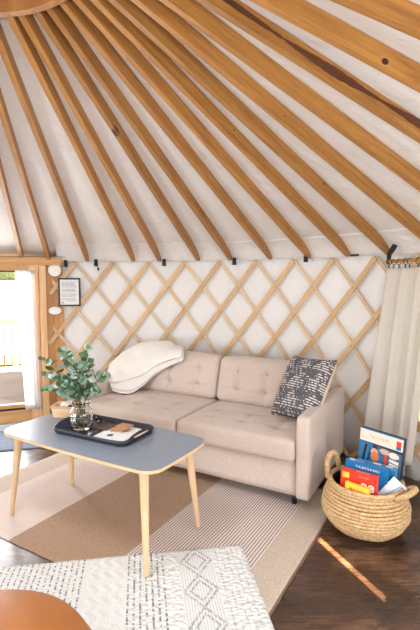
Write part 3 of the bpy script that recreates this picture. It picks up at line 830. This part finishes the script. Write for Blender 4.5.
# cream throw
lo = [(-0.913, -0.14, 0.555), (-0.813, -0.13, 0.537), (-0.733, -0.07, 0.543), (-0.662, 0.02, 0.59), (-0.574, 0.09, 0.681), (-0.431, 0.13, 0.764), (-0.306, 0.16, 0.818)]
mi = [(-1.028, -0.04, 0.608), (-0.965, -0.01, 0.649), (-0.871, 0.07, 0.703), (-0.738, 0.12, 0.765), (-0.613, 0.16, 0.819), (-0.464, 0.18, 0.857), (-0.32, 0.2, 0.876)]
hi = [(-1.096, 0.05, 0.674), (-1.105, 0.12, 0.721), (-1.016, 0.2, 0.808), (-0.884, 0.26, 0.892), (-0.723, 0.31, 0.917), (-0.575, 0.34, 0.914), (-0.441, 0.35, 0.883)]
def crv(pts, t):
    n = len(pts)-1; x = t*n; i = min(int(x), n-1); f = x-i
    P = [Vector(pts[max(0, min(n, i+k))]) for k in (-1, 0, 1, 2)]
    return .5*((2*P[1])+(-P[0]+P[2])*f+(2*P[0]-5*P[1]+4*P[2]-P[3])*f*f+(-P[0]+3*P[1]-3*P[2]+P[3])*f**3)
thr = empty('throw_blanket', so, SRZ, label='folded cream throw draped over the left back cushion of the sofa', cat='blanket')
def sheet(name, off, sh0, sh1, t0, t1, th, seed):
    bm = bmesh.new(); n, m = 50, 24; g = []
    for i in range(n+1):
        s = t0+(t1-t0)*i/n; a, b, c = crv(lo, s), crv(mi, s), crv(hi, s); row = []
        for j in range(m+1):
            t = sh0+(sh1-sh0)*j/m
            p = a*(1-t)*(1-2*t)+b*4*t*(1-t)+c*t*(2*t-1)
            row.append(p)
        g.append(row)
    V = []
    for i in range(n+1):
        row = []
        for j in range(m+1):
            du = g[min(i+1, n)][j]-g[max(i-1, 0)][j]; dv = g[i][min(j+1, m)]-g[i][max(j-1, 0)]
            nn = du.cross(dv).normalized()
            if nn.y > 0: nn = -nn
            p = g[i][j]+nn*(off+.016*noise.noise(g[i][j]*7+Vector((seed, 0, 0)))+.004*noise.noise(g[i][j]*22))
            row.append(bm.verts.new(p))
        V.append(row)
    for i in range(n):
        for j in range(m): bm.faces.new((V[i][j], V[i+1][j], V[i+1][j+1], V[i][j+1]))
    o = bobj(name, bm, M['throw'], thr, None, True); sd = o.modifiers.new('s', 'SOLIDIFY'); sd.thickness = th; sd.offset = 0
    bv = o.modifiers.new('b', 'BEVEL'); bv.width = th*.35; bv.segments = 2; bv.limit_method = 'ANGLE'
    return o
sheet('throw_fold', .0, -.02, 1.0, .0, 1.0, .022, 0)
sheet('throw_fold', .024, .17, 1.01, -.01, .99, .020, 3)
tag(sheet('throw_hem', -.018, -.06, .4, .02, .98, .012, 5))

# ------------------------------------------------------------------ coffee table
TC = Vector((-.688, 2.712, 0)); TR = math.atan2(-.507, .862); TT = .577
tab = empty('coffee_table', TC, TR, label='coffee table with grey-blue top and splayed pale wood legs', cat='coffee table')
outl = rrect(1.25, .565, .085, 10, bow=.018)
o = prism('tabletop', outl, TT-.020, TT-.0025, M['ply'], tab, .002)
prism('laminate_surface', [(x*.998, y*.997) for x, y in outl], TT-.0024, TT, M['laminate'], tab, .0006)
for sx in (-1, 1):
    for sy in (-1, 1):
        foot = Vector((sx*.563, sy*.256, .010)); top = Vector((sx*.515, sy*.212, TT-.0205))
        if sx > 0 and sy < 0: foot = Vector((.582, -.284, .0155))
        bm = bmesh.new(); add_tube(bm, [foot, foot.lerp(top, .02), foot.lerp(top, .5), foot.lerp(top, .98), top], [.012, .0145, .0205, .027, .027], 20); bobj('table_leg', bm, M['leg'], tab, None, True)
box('table_apron', (0, .17, TT-.043), (.98, .02, .045), M['leg'], tab, .003)
box('table_apron', (0, -.17, TT-.043), (.98, .02, .045), M['leg'], tab, .003)
TM = Matrix.Translation(TC) @ Matrix.Rotation(TR, 4, 'Z')
def tw(x, y, z): return TM @ Vector((x, y, z))
# tray
TY = TT+.001
tray = empty('serving_tray', tw(-.02, .045, TY), TR+rad(3), label='black rectangular serving tray with cut-out handles on the coffee table', cat='tray')
tw_, td_ = .575, .33
bm = bmesh.new(); prof = [(-.012, .0), (0, .004), (.008, .022), (.010, .034), (.004, .036), (-.002, .024), (-.012, .010), (-.02, .008)]
loops = []
for o_, z in prof:
    poly = rrect(tw_+2*o_, td_+2*o_, .055+o_*.8, 8, 0); full = []
    for i, p in enumerate(poly):
        q = poly[(i+1) % len(poly)]; full.append(p)
        if math.dist(p, q) > .08:
            for k in range(1, 12): full.append([p[0]+(q[0]-p[0])*k/12, p[1]+(q[1]-p[1])*k/12])
    loops.append([bm.verts.new((x, y, z + (.024*max(0, 1-(y/.13)**2)**.7 if abs(x) > tw_/2-.03 and z > .02 and abs(y) < .13 else 0))) for x, y in full])
for i in range(len(loops)-1):
    a, b = loops[i], loops[i+1]
    for k in range(len(a)): bm.faces.new((a[k], a[(k+1) % len(a)], b[(k+1) % len(b)], b[k]))
bm.faces.new(loops[0][::-1]); bm.faces.new(loops[-1])
bobj('tray_body', bm, M['tray'], tray, None, True)
gripm = plain('tray_slot_wood', (206, 176, 140), .5)  # tan bars stand in for the light seen through the handle slots
for sx in (-1, 1):
    bm = bmesh.new(); y0 = .07
    pts = [(sx*(tw_/2+.0045), y, .036) for y in (-y0, -y0*.4, y0*.4, y0)]
    add_tube(bm, pts, [.004, .0065, .0065, .004], 10); 
    for v_ in bm.verts: v_.co.x += sx*.004
    bobj('handle_slot', bm, gripm, tray, None, True)
TZ = TY+.0095
def trw(x, y, z=0): return Matrix.Translation(tray.location) @ Matrix.Rotation(TR+rad(3), 4, 'Z') @ Vector((x, y, z+.0085))
# sheet of paper
pp = empty('printed_card', trw(.11, .0), TR+rad(10), label='white printed sheet lying on the right half of the black tray', cat='paper')
prism('sheet', [(-.11, -.12), (.115, -.115), (.13, .115), (-.05, .135), (-.10, .02)], 0, .0025, M['paper'], pp)
bm = bmesh.new(); add_lathe(bm, [(0, .0034), (.020, .0034), (.020, .0026), (0, .0026)], 24); o = bobj('round_print', bm, plain('teal_ink', (50, 96, 116), .6), pp); o.location = (-.02, -.05, 0)
for k in range(4): box('printed_line', (-.055+.002*k, .05-.012*k, .0030), (.06-.01*(k % 2), .004, .0006), M['ink'], pp, 0)
# brown trivet under/behind the vase
o = box('wooden_trivet', (0, 0, .004), (.14, .12, .007), plain('dark_walnut', (92, 66, 52), .6), None, .002); o.location = trw(-.05, .055); o.rotation_euler = (0, 0, TR+.1); tag(o, 'flat dark brown wooden trivet on the tray behind the vase', 'trivet')
# stack of wooden coasters
cl = ['lowest of the wooden coasters fanned on the white sheet', 'second wooden coaster from the bottom of the fanned pile', 'third wooden coaster from the bottom of the fanned pile', 'topmost wooden coaster of the fanned pile on the white sheet']
for k in range(4):
    o = prism('wooden_coaster', rrect(.095, .075, .006, 3), 0, .007, M['coaster'], None, .001)
    o.location = trw(.085+.010*k, .045+.007*k, .003+.0075*k); o.rotation_euler = (0, 0, TR+rad([28, -6, 14, 2][k])); tag(o, cl[k], 'coaster', 'wooden coasters on the tray')
# small glass on the tray
sg = lathe('small_glass', [(0, 0), (.017, 0), (.021, .02), (.022, .045), (.0195, .045), (.0185, .02), (.014, .005), (0, .005)], M['glass'], None, 24); sg.location = trw(-.125, .095, .0005)
tag(sg, 'small clear glass cup on the tray just right of the vase', 'glass')
# vase
vl = trw(-.155, -.035); vs = empty('glass_vase', vl, label='ribbed clear glass jar vase holding eucalyptus on the tray', cat='vase')
pr = [(0, 0), (.05, 0), (.066, .008), (.072, .04), (.073, .09), (.068, .125), (.052, .145), (.050, .155), (.058, .172), (.060, .178), (.0565, .178), (.0545, .172), (.046, .156), (.048, .143), (.064, .123), (.069, .09), (.068, .04), (.061, .012), (0, .010)]
bm = bmesh.new(); add_lathe(bm, pr, 64)
for w_ in bm.verts:
    if .012 < w_.co.z < .14:
        a = math.atan2(w_.co.y, w_.co.x); k = 1+.012*math.sin(a*14); w_.co.x *= k; w_.co.y *= k
bobj('glass_jar', bm, M['glass'], vs, None, True)
lathe('water', [(0, .0105), (.059, .0125), (.0665, .04), (.0672, .088), (0, .088)], M['water'], vs, 40)
# eucalyptus
eu = empty('eucalyptus_bunch', vl+Vector((0, 0, .02)), label='loose bunch of round-leaved eucalyptus standing in the glass vase', cat='plant')
rn = random.Random(11); leaf = bmesh.new()
def add_leaf(bm, p, dirv, nv, size, asp=.85):
    x = dirv.normalized(); z = (nv-x*nv.dot(x)).normalized(); y = z.cross(x); n = 8; rim = []
    c = bm.verts.new(p+x*size*.5-z*size*.05)
    for k in range(n):
        a = 2*PI*k/n; px = .5-.5*math.cos(a); py = .5*math.sin(a)*asp*(1-.15*math.cos(a))
        cup = .10*(abs(py)*2)**2+.06*(px-.5)**2
        rim.append(bm.verts.new(p+x*size*px+y*size*py+z*size*cup))
    for k in range(n): bm.faces.new((c, rim[k], rim[(k+1) % n]))
# stem tips in view directions (right, up, toward the camera)
tips = [(-.23, .29, .02), (-.20, .19, .03), (-.14, .30, -.05), (-.07, .36, .03), (0.0, .33, .05), (.05, .37, -.02), (.10, .30, .05), (.17, .21, .0), (.16, .12, .06), (-.10, .20, .11), (.06, .22, .12), (-.02, .27, -.1), (-.19, .10, .06), (.11, .17, -.1), (.0, .16, .13)]
vd = Vector((-.29, -.95, 0)).normalized()*-1; rt_ = Vector((.96, -.29, 0)); rt_ = Vector((-vd.y*-1, -vd.x, 0)); rt_ = Vector((vd.y, -vd.x, 0))
for ti, (a, h, d) in enumerate(tips):
    b0 = Vector((rn.uniform(-.02, .02), rn.uniform(-.02, .02), .0)); neck = Vector((a*.12+rn.uniform(-.015, .015), rn.uniform(-.02, .02), .15))
    tip = rt_*(a*1.12-.012) - vd*d + Vector((0, 0, .14+h*.97)); pts = []
    for k in range(15):
        t = k/14
        if t < .35: p = b0.lerp(neck, t/.35)
        else:
            f = (t-.35)/.65; p = neck.lerp(tip, f)+Vector((0, 0, .035*math.sin(PI*f)))
        pts.append(p)
    bm = bmesh.new(); add_tube(bm, pts, [.0030-.0018*k/14 for k in range(15)], 6); bobj('stem', bm, M['stem'], eu, None, True)
    for k in range(2, 15):
        if pts[k].z < .165 and k < 14: continue
        tdir = (pts[k]-pts[k-1]).normalized()
        for w_ in range(2):
            an = rn.uniform(0, 2*PI); sd = Vector((math.cos(an), math.sin(an), rn.uniform(-.3, .7))).normalized()
            dr_ = (sd+tdir*.5).normalized(); nv = (Vector((rn.uniform(-1, 1), rn.uniform(-1.4, .2), rn.uniform(.0, 1))))
            add_leaf(leaf, pts[k]+dr_*.006, dr_, nv, rn.uniform(.038, .064)*(1 if k < 13 else .7))
    add_leaf(leaf, pts[-1], (pts[-1]-pts[-2]), Vector((0, -1, .3)), .035)
bobj('leaves', leaf, M['leaf'], eu, None, True)
# punnet box with cards
bx = empty('wooden_punnet', tw(-.50, .155, TT+.0005), TR+rad(22), label='small pale wooden punnet on the table behind the tray', cat='box')
bm = bmesh.new(); w0, d0, w1, d1, hh, tk = .13, .10, .16, .125, .085, .003
def ringp(w, d, z): return [(-w/2, -d/2, z), (w/2, -d/2, z), (w/2, d/2, z), (-w/2, d/2, z)]
A = [bm.verts.new(p) for p in ringp(w0, d0, 0)]; B = [bm.verts.new(p) for p in ringp(w1, d1, hh)]; Cc = [bm.verts.new(p) for p in ringp(w1-2*tk, d1-2*tk, hh)]; D = [bm.verts.new(p) for p in ringp(w0-2*tk, d0-2*tk, tk)]
for P, Q in ((A, B), (B, Cc), (Cc, D)):
    for k in range(4): bm.faces.new((P[k], P[(k+1) % 4], Q[(k+1) % 4], Q[k]))
bm.faces.new(A[::-1]); bm.faces.new(D); bobj('punnet_body', bm, M['poplar'], bx)
bm = bmesh.new(); rim = ringp(w1+.004, d1+.004, hh-.008)
for k in range(4):
    a, b = Vector(rim[k]), Vector(rim[(k+1) % 4]); add_box(bm, (a+b)/2, ((b-a).length if k % 2 == 0 else .004, (b-a).length if k % 2 else .004, .016), None, .0005)
bobj('punnet_rim', bm, M['ply'], bx)
lab = ['white folded napkin standing in the wooden punnet', 'black rolled cloth lying in the wooden punnet beside the napkin']
o = soft_box('napkin', .09, .05, .07, .015, M['paper'], None, bx.location+Vector((.012, .0, .058)), (.1, .25, TR+.5), n=(8, 6, 6)); tag(o, lab[0], 'napkin')
o = soft_box('rolled_cloth', .035, .035, .06, .015, M['darkcush'], None, bx.location+Vector((.045, -.035, .062)), (.3, .2, 0), n=(6, 6, 8)); tag(o, lab[1], 'cloth')

# ------------------------------------------------------------------ basket
BC = Vector((.972, 2.655, 0))
bk = empty('wicker_basket', BC, label='round woven seagrass basket with two loop handles holding game boxes', cat='basket')
prof = [(.155, .011), (.178, .026), (.199, .045), (.218, .066), (.233, .087), (.244, .108), (.251, .130), (.255, .152), (.256, .174), (.254, .196), (.250, .218), (.244, .240), (.237, .262), (.230, .284), (.223, .305), (.218, .326)]
prof = [(r, .012+(z-.011)*.87) for r, z in prof]
bm = bmesh.new()
for k in range(len(prof)):
    r, z = prof[k]
    add_torus(bm, (0, 0, z), r, .0099, 72, 10, .0024)
bobj('woven_coils', bm, M['rope'], bk, None, True)
bm = bmesh.new(); add_torus(bm, (0, 0, .302), .214, .015, 72, 8, .002); bobj('basket_rim', bm, M['rope'], bk, None, True)
lathe('basket_lining', [(0, .004), (.15, .004), (.150, .010)] + [(r-.009, z) for r, z in prof] + [(.210, .297), (.204, .297)] + [(r-.013, z) for r, z in prof[::-1]] + [(.145, .016), (0, .012)], M['rope_dark'], bk, 48)  # inner shell coloured dark to put shade into the gaps between coils
def handle(ang, w, h, tilt):
    d = Vector((math.cos(rad(ang)), math.sin(rad(ang)), 0)); ta = Vector((-d.y, d.x, 0)); pts = []
    for k in range(25):
        a = PI*k/24; up = math.sin(a)**.7
        pts.append(d*(.214+tilt*up)+ta*w*math.cos(a)+Vector((0, 0, .288+h*up)))
    bm = bmesh.new(); add_tube(bm, pts, .0155, 12)
    for k in range(24):
        for f in (0, .33, .66):
            p = pts[k].lerp(pts[k+1], f); q = (pts[k+1]-pts[k]).normalized().to_track_quat('Z', 'Y').to_matrix(); add_torus(bm, p, .0155, .003, 12, 5, M3=q)
    bobj('basket_handle', bm, M['rope'], bk, None, True)
handle(138, .080, .130, .02); handle(-44, .080, .045, .075)

# ------------------------------------------------------------------ game boxes
def gbox(name, w, h, t, p, yaw, lean, roll, col, label, cat='game box', group=None, side=None):
    """p : middle of the bottom front edge; w along local x, t along y (away), h along z"""
    m = Matrix.Translation(p) @ Matrix.Rotation(rad(yaw), 4, 'Z') @ Matrix.Rotation(rad(lean), 4, 'X') @ Matrix.Rotation(rad(roll), 4, 'Y')
    e = empty(name, label=label, cat=cat, group=group); e.matrix_basis = m; e['_m'] = [m[i][j] for i in range(4) for j in range(4)]
    b = box('box_body', (0, t/2, h/2), (w, t, h), col, e, .002)
    return e, m
def flat(e, m, name, x0, x1, z0, z1, mat, y=-.0006, top=None):
    if top is None: return box(name, ((x0+x1)/2, y, (z0+z1)/2), (x1-x0, .001, z1-z0), mat, e, 0)
    return box(name, ((x0+x1)/2, (z0+z1)/2, top+.0006), (x1-x0, z1-z0, .001), mat, e, 0)
FR = Matrix.Rotation(PI/2, 4, 'X')
def P_(n, c, r=.4): return plain(n, c, r)
blue = P_('print_blue', (16, 112, 170)); blue2 = P_('print_pale_blue', (60, 140, 190)); red = P_('print_red', (226, 58, 36)); yel = P_('print_yellow', (244, 204, 60)); wht = P_('print_white', (238, 236, 232)); crm = P_('print_cream', (232, 218, 202)); nvy = P_('print_navy', (22, 40, 62)); mbl = P_('print_mid_blue', (40, 110, 160)); org = P_('print_orange', (224, 120, 60)); pch = P_('print_peach', (216, 168, 140)); grn = P_('print_green', (26, 104, 62)); blk = P_('print_black', (20, 20, 24)); pnk = P_('print_pink', (232, 90, 110))
def strokes(e, mw, W, H, mat, seed):
    # lettering too small to read in the photo: a row of short letter-sized strokes, one mesh
    rn = random.Random(seed); bm = bmesh.new(); x = -W/2
    while x < W/2-H*.3:
        w = H*rn.uniform(.16, .5)
        if rn.random() < .5:
            add_box(bm, (x+w*.15, 0, .0003), (w*.3, H, .0006)); add_box(bm, (x+w*.5, H*rn.choice([-.35, 0, .35]), .0003), (w*.72, H*.25, .0006))
        else: add_box(bm, (x+w*.5, 0, .0003), (w*.85, H*rn.uniform(.55, 1), .0006))
        x += w+H*.2
    o = bobj('lettering', bm, mat, e, mw); tag(o, kind='stuff')
# tall box leaning at the back
e, m = gbox('game_box', .285, .52, .04, Vector((1.058, 2.730, .062)), -47, -3, 2.5, nvy, 'tall upright game box with a cream title band, behind the others in the basket', group='game boxes in the basket')
HZ = .52
flat(e, m, 'title_band', -.142, .142, HZ-.082, HZ-.006, crm, -.0007)
strokes(e, m @ Matrix.Translation((-.01, -.0012, HZ-.042)) @ FR, 0.13, 0.024, P_('print_grey', (186, 174, 166)), 7)
flat(e, m, 'corner_badge', .10, .130, HZ-.060, HZ-.022, red, -.0012); flat(e, m, 'corner_badge', .10, .130, HZ-.076, HZ-.056, mbl, -.0013)
def poly(e, name, pts, mat, y):
    bm = bmesh.new(); a = [bm.verts.new((x, y, z)) for x, z in pts]; b = [bm.verts.new((x, y-.0006, z)) for x, z in pts]
    bm.faces.new(a); bm.faces.new(b[::-1])
    for k in range(len(pts)): bm.faces.new((a[k], a[(k+1) % len(pts)], b[(k+1) % len(pts)], b[k]))
    bobj(name, bm, mat, e)
z0 = HZ-.26
poly(e, 'artwork', [(-.142, z0), (-.02, z0), (-.05, HZ-.09), (-.142, HZ-.086)], mbl, -.0006)
poly(e, 'artwork', [(-.125, z0), (-.11, z0), (-.085, HZ-.10), (-.10, HZ-.10)], blk, -.0012)
poly(e, 'artwork', [(-.09, z0), (-.075, z0), (-.058, HZ-.12), (-.068, HZ-.12)], nvy, -.0012)
poly(e, 'artwork', [(-.02, z0), (.14, z0), (.14, HZ-.1), (-.02, HZ-.09)], P_('print_dusk', (70, 96, 120)), -.0006)
def blob(e, x, z, rx, rz, mat, y=-.0014):
    poly(e, 'artwork', [(x+rx*math.cos(2*PI*k/14)*(1+.12*math.sin(3*k)), z+rz*math.sin(2*PI*k/14)) for k in range(14)], mat, y)
blob(e, -.035, HZ-.135, .026, .024, pch); blob(e, -.03, HZ-.165, .026, .032, org, -.0016); blob(e, .03, HZ-.115, .034, .018, pch); blob(e, .09, HZ-.122, .034, .02, crm); blob(e, .0, HZ-.17, .02, .05, mbl)
poly(e, 'artwork', [(.030, HZ-.20), (.046, HZ-.20), (.050, HZ-.135), (.034, HZ-.135)], red, -.0016)
for k in range(4): poly(e, 'artwork', [(.062, HZ-.165-.026*k), (.122, HZ-.172-.026*k), (.124, HZ-.153-.026*k), (.066, HZ-.147-.026*k)], crm, -.0016)
poly(e, 'artwork', [(-.142, HZ-.005), (.142, HZ-.005), (.142, HZ-.0005), (-.142, HZ-.0005)], blue2, -.0012)
# blue pair
e, m = gbox('game_box', .262, .30, .045, Vector((.955, 2.632, .115)), -38, -3, 1, blue, 'wide blue game box with white lettering, directly behind the red one', group='game boxes in the basket')
strokes(e, m @ Matrix.Translation((.012, -.0012, .272)) @ FR, 0.15, 0.018, wht, 10)
strokes(e, m @ Matrix.Translation((-.05, .022, .3012)), 0.06, 0.012, wht, 4); flat(e, m, 'cover_sticker', -.11, -.08, .01, .035, wht, top=.30)
for k in range(3): flat(e, m, 'side_print', .05+.02*k, .064+.02*k, .012, .03, blue2, top=.30)
e, m = gbox('game_box', .245, .285, .042, Vector((1.022, 2.664, .115)), -38, -3, 1, blue2, 'paler blue game box between the wide blue box and the tall one', group='game boxes in the basket')
flat(e, m, 'side_print', .06, .10, .01, .03, wht, top=.285); flat(e, m, 'side_print', -.02, .03, .008, .034, crm, top=.285); flat(e, m, 'edge_print', .07, .12, .22, .275, P_('print_teal', (40, 120, 170)))
# red
e, m = gbox('game_box', .215, .28, .048, Vector((.882, 2.556, .112)), -36, -3, 1, red, 'red game box with large white letters, in front of the blue one', group='game boxes in the basket')
text('lettering', 'ee', .088, wht, e, m @ Matrix.Translation((.055, -.0012, .212)) @ FR, .0003)
strokes(e, m @ Matrix.Translation((.03, -.0012, .262)) @ FR, 0.06, 0.012, P_('print_pale_red', (250, 150, 120)), 4)
strokes(e, m @ Matrix.Translation((.02, .024, .2812)), 0.08, 0.018, P_('print_pale_pink', (250, 170, 150)), 5)
flat(e, m, 'yellow_logo', -.095, -.055, .235, .268, yel)
# yellow
e, m = gbox('game_box', .145, .235, .026, Vector((.848, 2.503, .108)), -40, -4, 3, yel, 'small yellow game box in front of the red one', group='game boxes in the basket')
strokes(e, m @ Matrix.Translation((0, -.0012, .205)) @ FR, 0.09, 0.018, org, 5); flat(e, m, 'white_band', -.07, .07, .155, .165, wht)
# green box behind at left, with black angular piece
e, m = gbox('game_box', .14, .235, .03, Vector((.905, 2.803, .13)), -40, 2, 14, grn, 'green and yellow game box poking up at the left behind the blue ones', group='game boxes in the basket')
poly(e, 'yellow_print', [(.0, .19), (.055, .19), (.06, .215), (.03, .228), (.0, .21)], yel, -.0008); poly(e, 'white_print', [(-.05, .20), (-.01, .20), (-.015, .225), (-.05, .225)], wht, -.0008)
# tilted white and blue packet at the right
e, m = gbox('card_packet', .10, .21, .035, Vector((1.0, 2.545, .185)), -30, -18, 36, wht, 'white and light blue packet leaning out at the right of the basket', 'packet')
poly(e, 'blue_print', [(-.03, .05), (.048, .05), (.048, .205), (.01, .205)], P_('print_sky', (120, 190, 220)), -.0008); poly(e, 'red_print', [(.015, .165), (.042, .17), (.045, .195), (.02, .20)], red, -.0016)
poly(e, 'white_print', [(-.01, .10), (.03, .12), (.04, .20), (.02, .20)], wht, -.0014)

# ------------------------------------------------------------------ pouf in the foreground
pf = empty('leather_pouf', (-.735, 1.24, .006), label='tan leather pouf at the lower left corner on the cream rug', cat='pouf')
pr = [(0, .0), (.30, .0), (.36, .03), (.40, .10), (.412, .18), (.40, .27), (.36, .345), (.29, .398), (.2, .436), (.1, .452), (0, .456)]
pp_ = []
for i in range(len(pr)-1):
    for k in range(3): pp_.append((pr[i][0]+(pr[i+1][0]-pr[i][0])*k/3, pr[i][1]+(pr[i+1][1]-pr[i][1])*k/3))
pp_.append(pr[-1]); 
o = lathe('pouf_body', pp_, M['leather'], pf, 72); o.location = (0, 0, .016); sm = o.modifiers.new('s', 'SUBSURF'); sm.levels = 1; sm.render_levels = 1
bm = bmesh.new(); 
for k in range(8):
    a = 2*PI*k/8+.2; pts = [Vector((r*math.cos(a), r*math.sin(a), z+.0155)) for r, z in pr[3:6]]
    add_tube(bm, pts, .0016, 6)
bobj('pouf_seams', bm, plain('tan_thread', (150, 84, 30), .6), pf, None, True)

# ------------------------------------------------------------------ outside
o = box('ground', (0, 0, -.32), (80, 80, .1), M['grass'], None, 0); tag(o, kind='structure'); o.location = (0, 0, 0)
ddir = (wp(112, 1, 0)-wp(112, 0, 0)).normalized(); dt = Vector((-ddir.y, ddir.x, 0))
dk = empty('deck', wp(112, 5.0, -.05), rad(112-90), label='pale board deck outside the glazed door', cat='deck')
bm = bmesh.new()
for k in range(26): add_box(bm, (0, -1.75+.145*k, -.015), (5, .138, .03), None, .002)
bobj('deck_boards', bm, M['deck'], dk)
bm = bmesh.new()
for x in (-2.2, 0, 2.2):
    for y in (-1.2, 1.6): add_box(bm, (x, y, -.125), (.1, .1, .18))
bobj('deck_posts', bm, M['deck'], dk)
fc = empty('fence', wp(112, 8.2, -.27), rad(112-90), label='cedar board fence beyond the deck, seen through the door glass', cat='fence')
bm = bmesh.new()
for k in range(48): add_box(bm, (-3.6+.15*k, 0, .52), (.13, .02, .95), None, .002)
bobj('fence_boards', bm, M['fence'], fc)
bm = bmesh.new(); add_box(bm, (0, .03, .3), (7.2, .04, .08)); add_box(bm, (0, .03, .85), (7.2, .04, .08)); add_box(bm, (0, 0, 1.02), (7.3, .1, .04)); bobj('fence_rails', bm, M['fence'], fc)
for k in range(5): box('fence_post', (-3.4+1.7*k, .06, .5), (.09, .09, 1.0), M['fence'], fc, .003)
def shrub(loc, s, seed, label):
    bm = bmesh.new(); rn = random.Random(seed)
    for k in range(26):
        b2 = bmesh.new(); bmesh.ops.create_icosphere(b2, subdivisions=2, radius=s*rn.uniform(.28, .42))
        c = Vector((rn.uniform(-.7, .7)*s, rn.uniform(-.7, .7)*s, rn.uniform(.3, 1.9)*s))
        for v_ in b2.verts: v_.co = v_.co*(1+.3*noise.noise(v_.co*9+c*3))+c
        me = bpy.data.meshes.new('t'); b2.to_mesh(me); b2.free(); bm.from_mesh(me); bpy.data.meshes.remove(me)
    e = empty('tree', loc, label=label, cat='tree', group='trees outside the yurt'); bobj('foliage', bm, M['bush'], e)
    tube('trunk', [(0, 0, 0), (0, 0, s)], [.1*s, .06*s], M['stem'], e)
shrub(wp(110, 13, -.27), 1.5, 1, 'broad green tree beyond the fence, straight out from the door glass')
shrub(wp(124, 20, -.27), 1.9, 2, 'green tree beyond the fence, left one seen through the door')
shrub(wp(101, 19, -.27), 1.7, 3, 'green tree beyond the fence, right one seen through the door')
shrub(wp(24, 9, -.27), 1.5, 4, 'green tree outside the window behind the long curtain')

# ------------------------------------------------------------------ light
w = bpy.data.worlds.new('world'); S.world = w; w.use_nodes = True; nt = w.node_tree; bg = nt.nodes['Background']
sky = nt.nodes.new('ShaderNodeTexSky'); sky.sky_type = 'NISHITA'; sky.sun_disc = False; sky.sun_elevation = rad(38); sky.sun_rotation = rad(200); sky.air_density = 1.0; sky.dust_density = 3
hs = nt.nodes.new('ShaderNodeHueSaturation'); hs.inputs['Saturation'].default_value = .35
nt.links.new(sky.outputs[0], hs.inputs['Color']); nt.links.new(hs.outputs[0], bg.inputs[0]); bg.inputs[1].default_value = .24
def area(name, loc, target, sx, sy, power, col=(1, 1, 1), portal=False):
    l = bpy.data.lights.new(name, 'AREA'); l.shape = 'RECTANGLE'; l.size = sx; l.size_y = sy; l.energy = power; l.color = col
    o = bpy.data.objects.new(name, l); COL.objects.link(o); o.location = loc; o.rotation_euler = (Vector(target)-Vector(loc)).to_track_quat('-Z', 'Y').to_euler()
    if portal: l.cycles.is_portal = True
    return o
# added frame, blind and area lamp on the closed wall behind the camera
def added_window(th0, th1, n, power):
    thm = (th0+th1)/2; e = empty('window_%d' % n); tag(e, kind='structure')
    for a, b, c, d in ((th0, th1, .55, .62), (th0, th1, 1.58, 1.65), (th0, th0+1.3, .621, 1.579), (th1-1.3, th1, .621, 1.579)): arcbar('window_frame', a, b, RW-.03, c, d, .028, M['frame_wood_h'], e)
    arcbar('window_blind', th0+1.31, th1-1.31, RW-.012, .622, 1.578, .004, M['blind'], e)
    wd = rad(th1-th0)*R*.9
    area('window_light', wp(thm, R-.12, 1.1), wp(thm, 0, .1), wd, .95, power, (.93, .97, 1))
added_window(-26, -2, 2, 40)
added_window(-88, -58, 3, 72)
added_window(186, 212, 4, 62)
area('door_portal', DM @ Vector((DW/2, .02, .95)), DM @ Vector((DW/2, -1, .95)), .75, 1.4, 1, portal=True)
area('window_portal', wp(23, RW+.02, 1.0), wp(23, 0, 1.0), 1.1, 1.1, 1, portal=True)
area('door_daylight', DM @ Vector((DW/2, .16, .95)), DM @ Vector((DW/2, -2, .5)),  .75, 1.35, 48, (.95, .98, 1))
area('skylight_light', (CX, CY, zr-.045), (CX, CY, 0),   .8, .8, 38, (.95, .98, 1))
sd = Vector((-.37, .93, -.5725)).normalized()
sun = bpy.data.lights.new('sun', 'SUN'); sun.energy = 85; sun.angle = rad(.25); sun.color = (1, .85, .56)
o = bpy.data.objects.new('sun', sun); COL.objects.link(o); o.rotation_euler = sd.to_track_quat('-Z', 'Y').to_euler(); o.location = (3, -6, 6)
S.view_settings.view_transform = 'Standard'; S.view_settings.look = 'None'; S.view_settings.gamma = 1; S.view_settings.use_curve_mapping = False
S.view_settings.exposure = 0.04
for ob in bpy.data.objects:
    if '_m' in ob.keys(): del ob['_m']
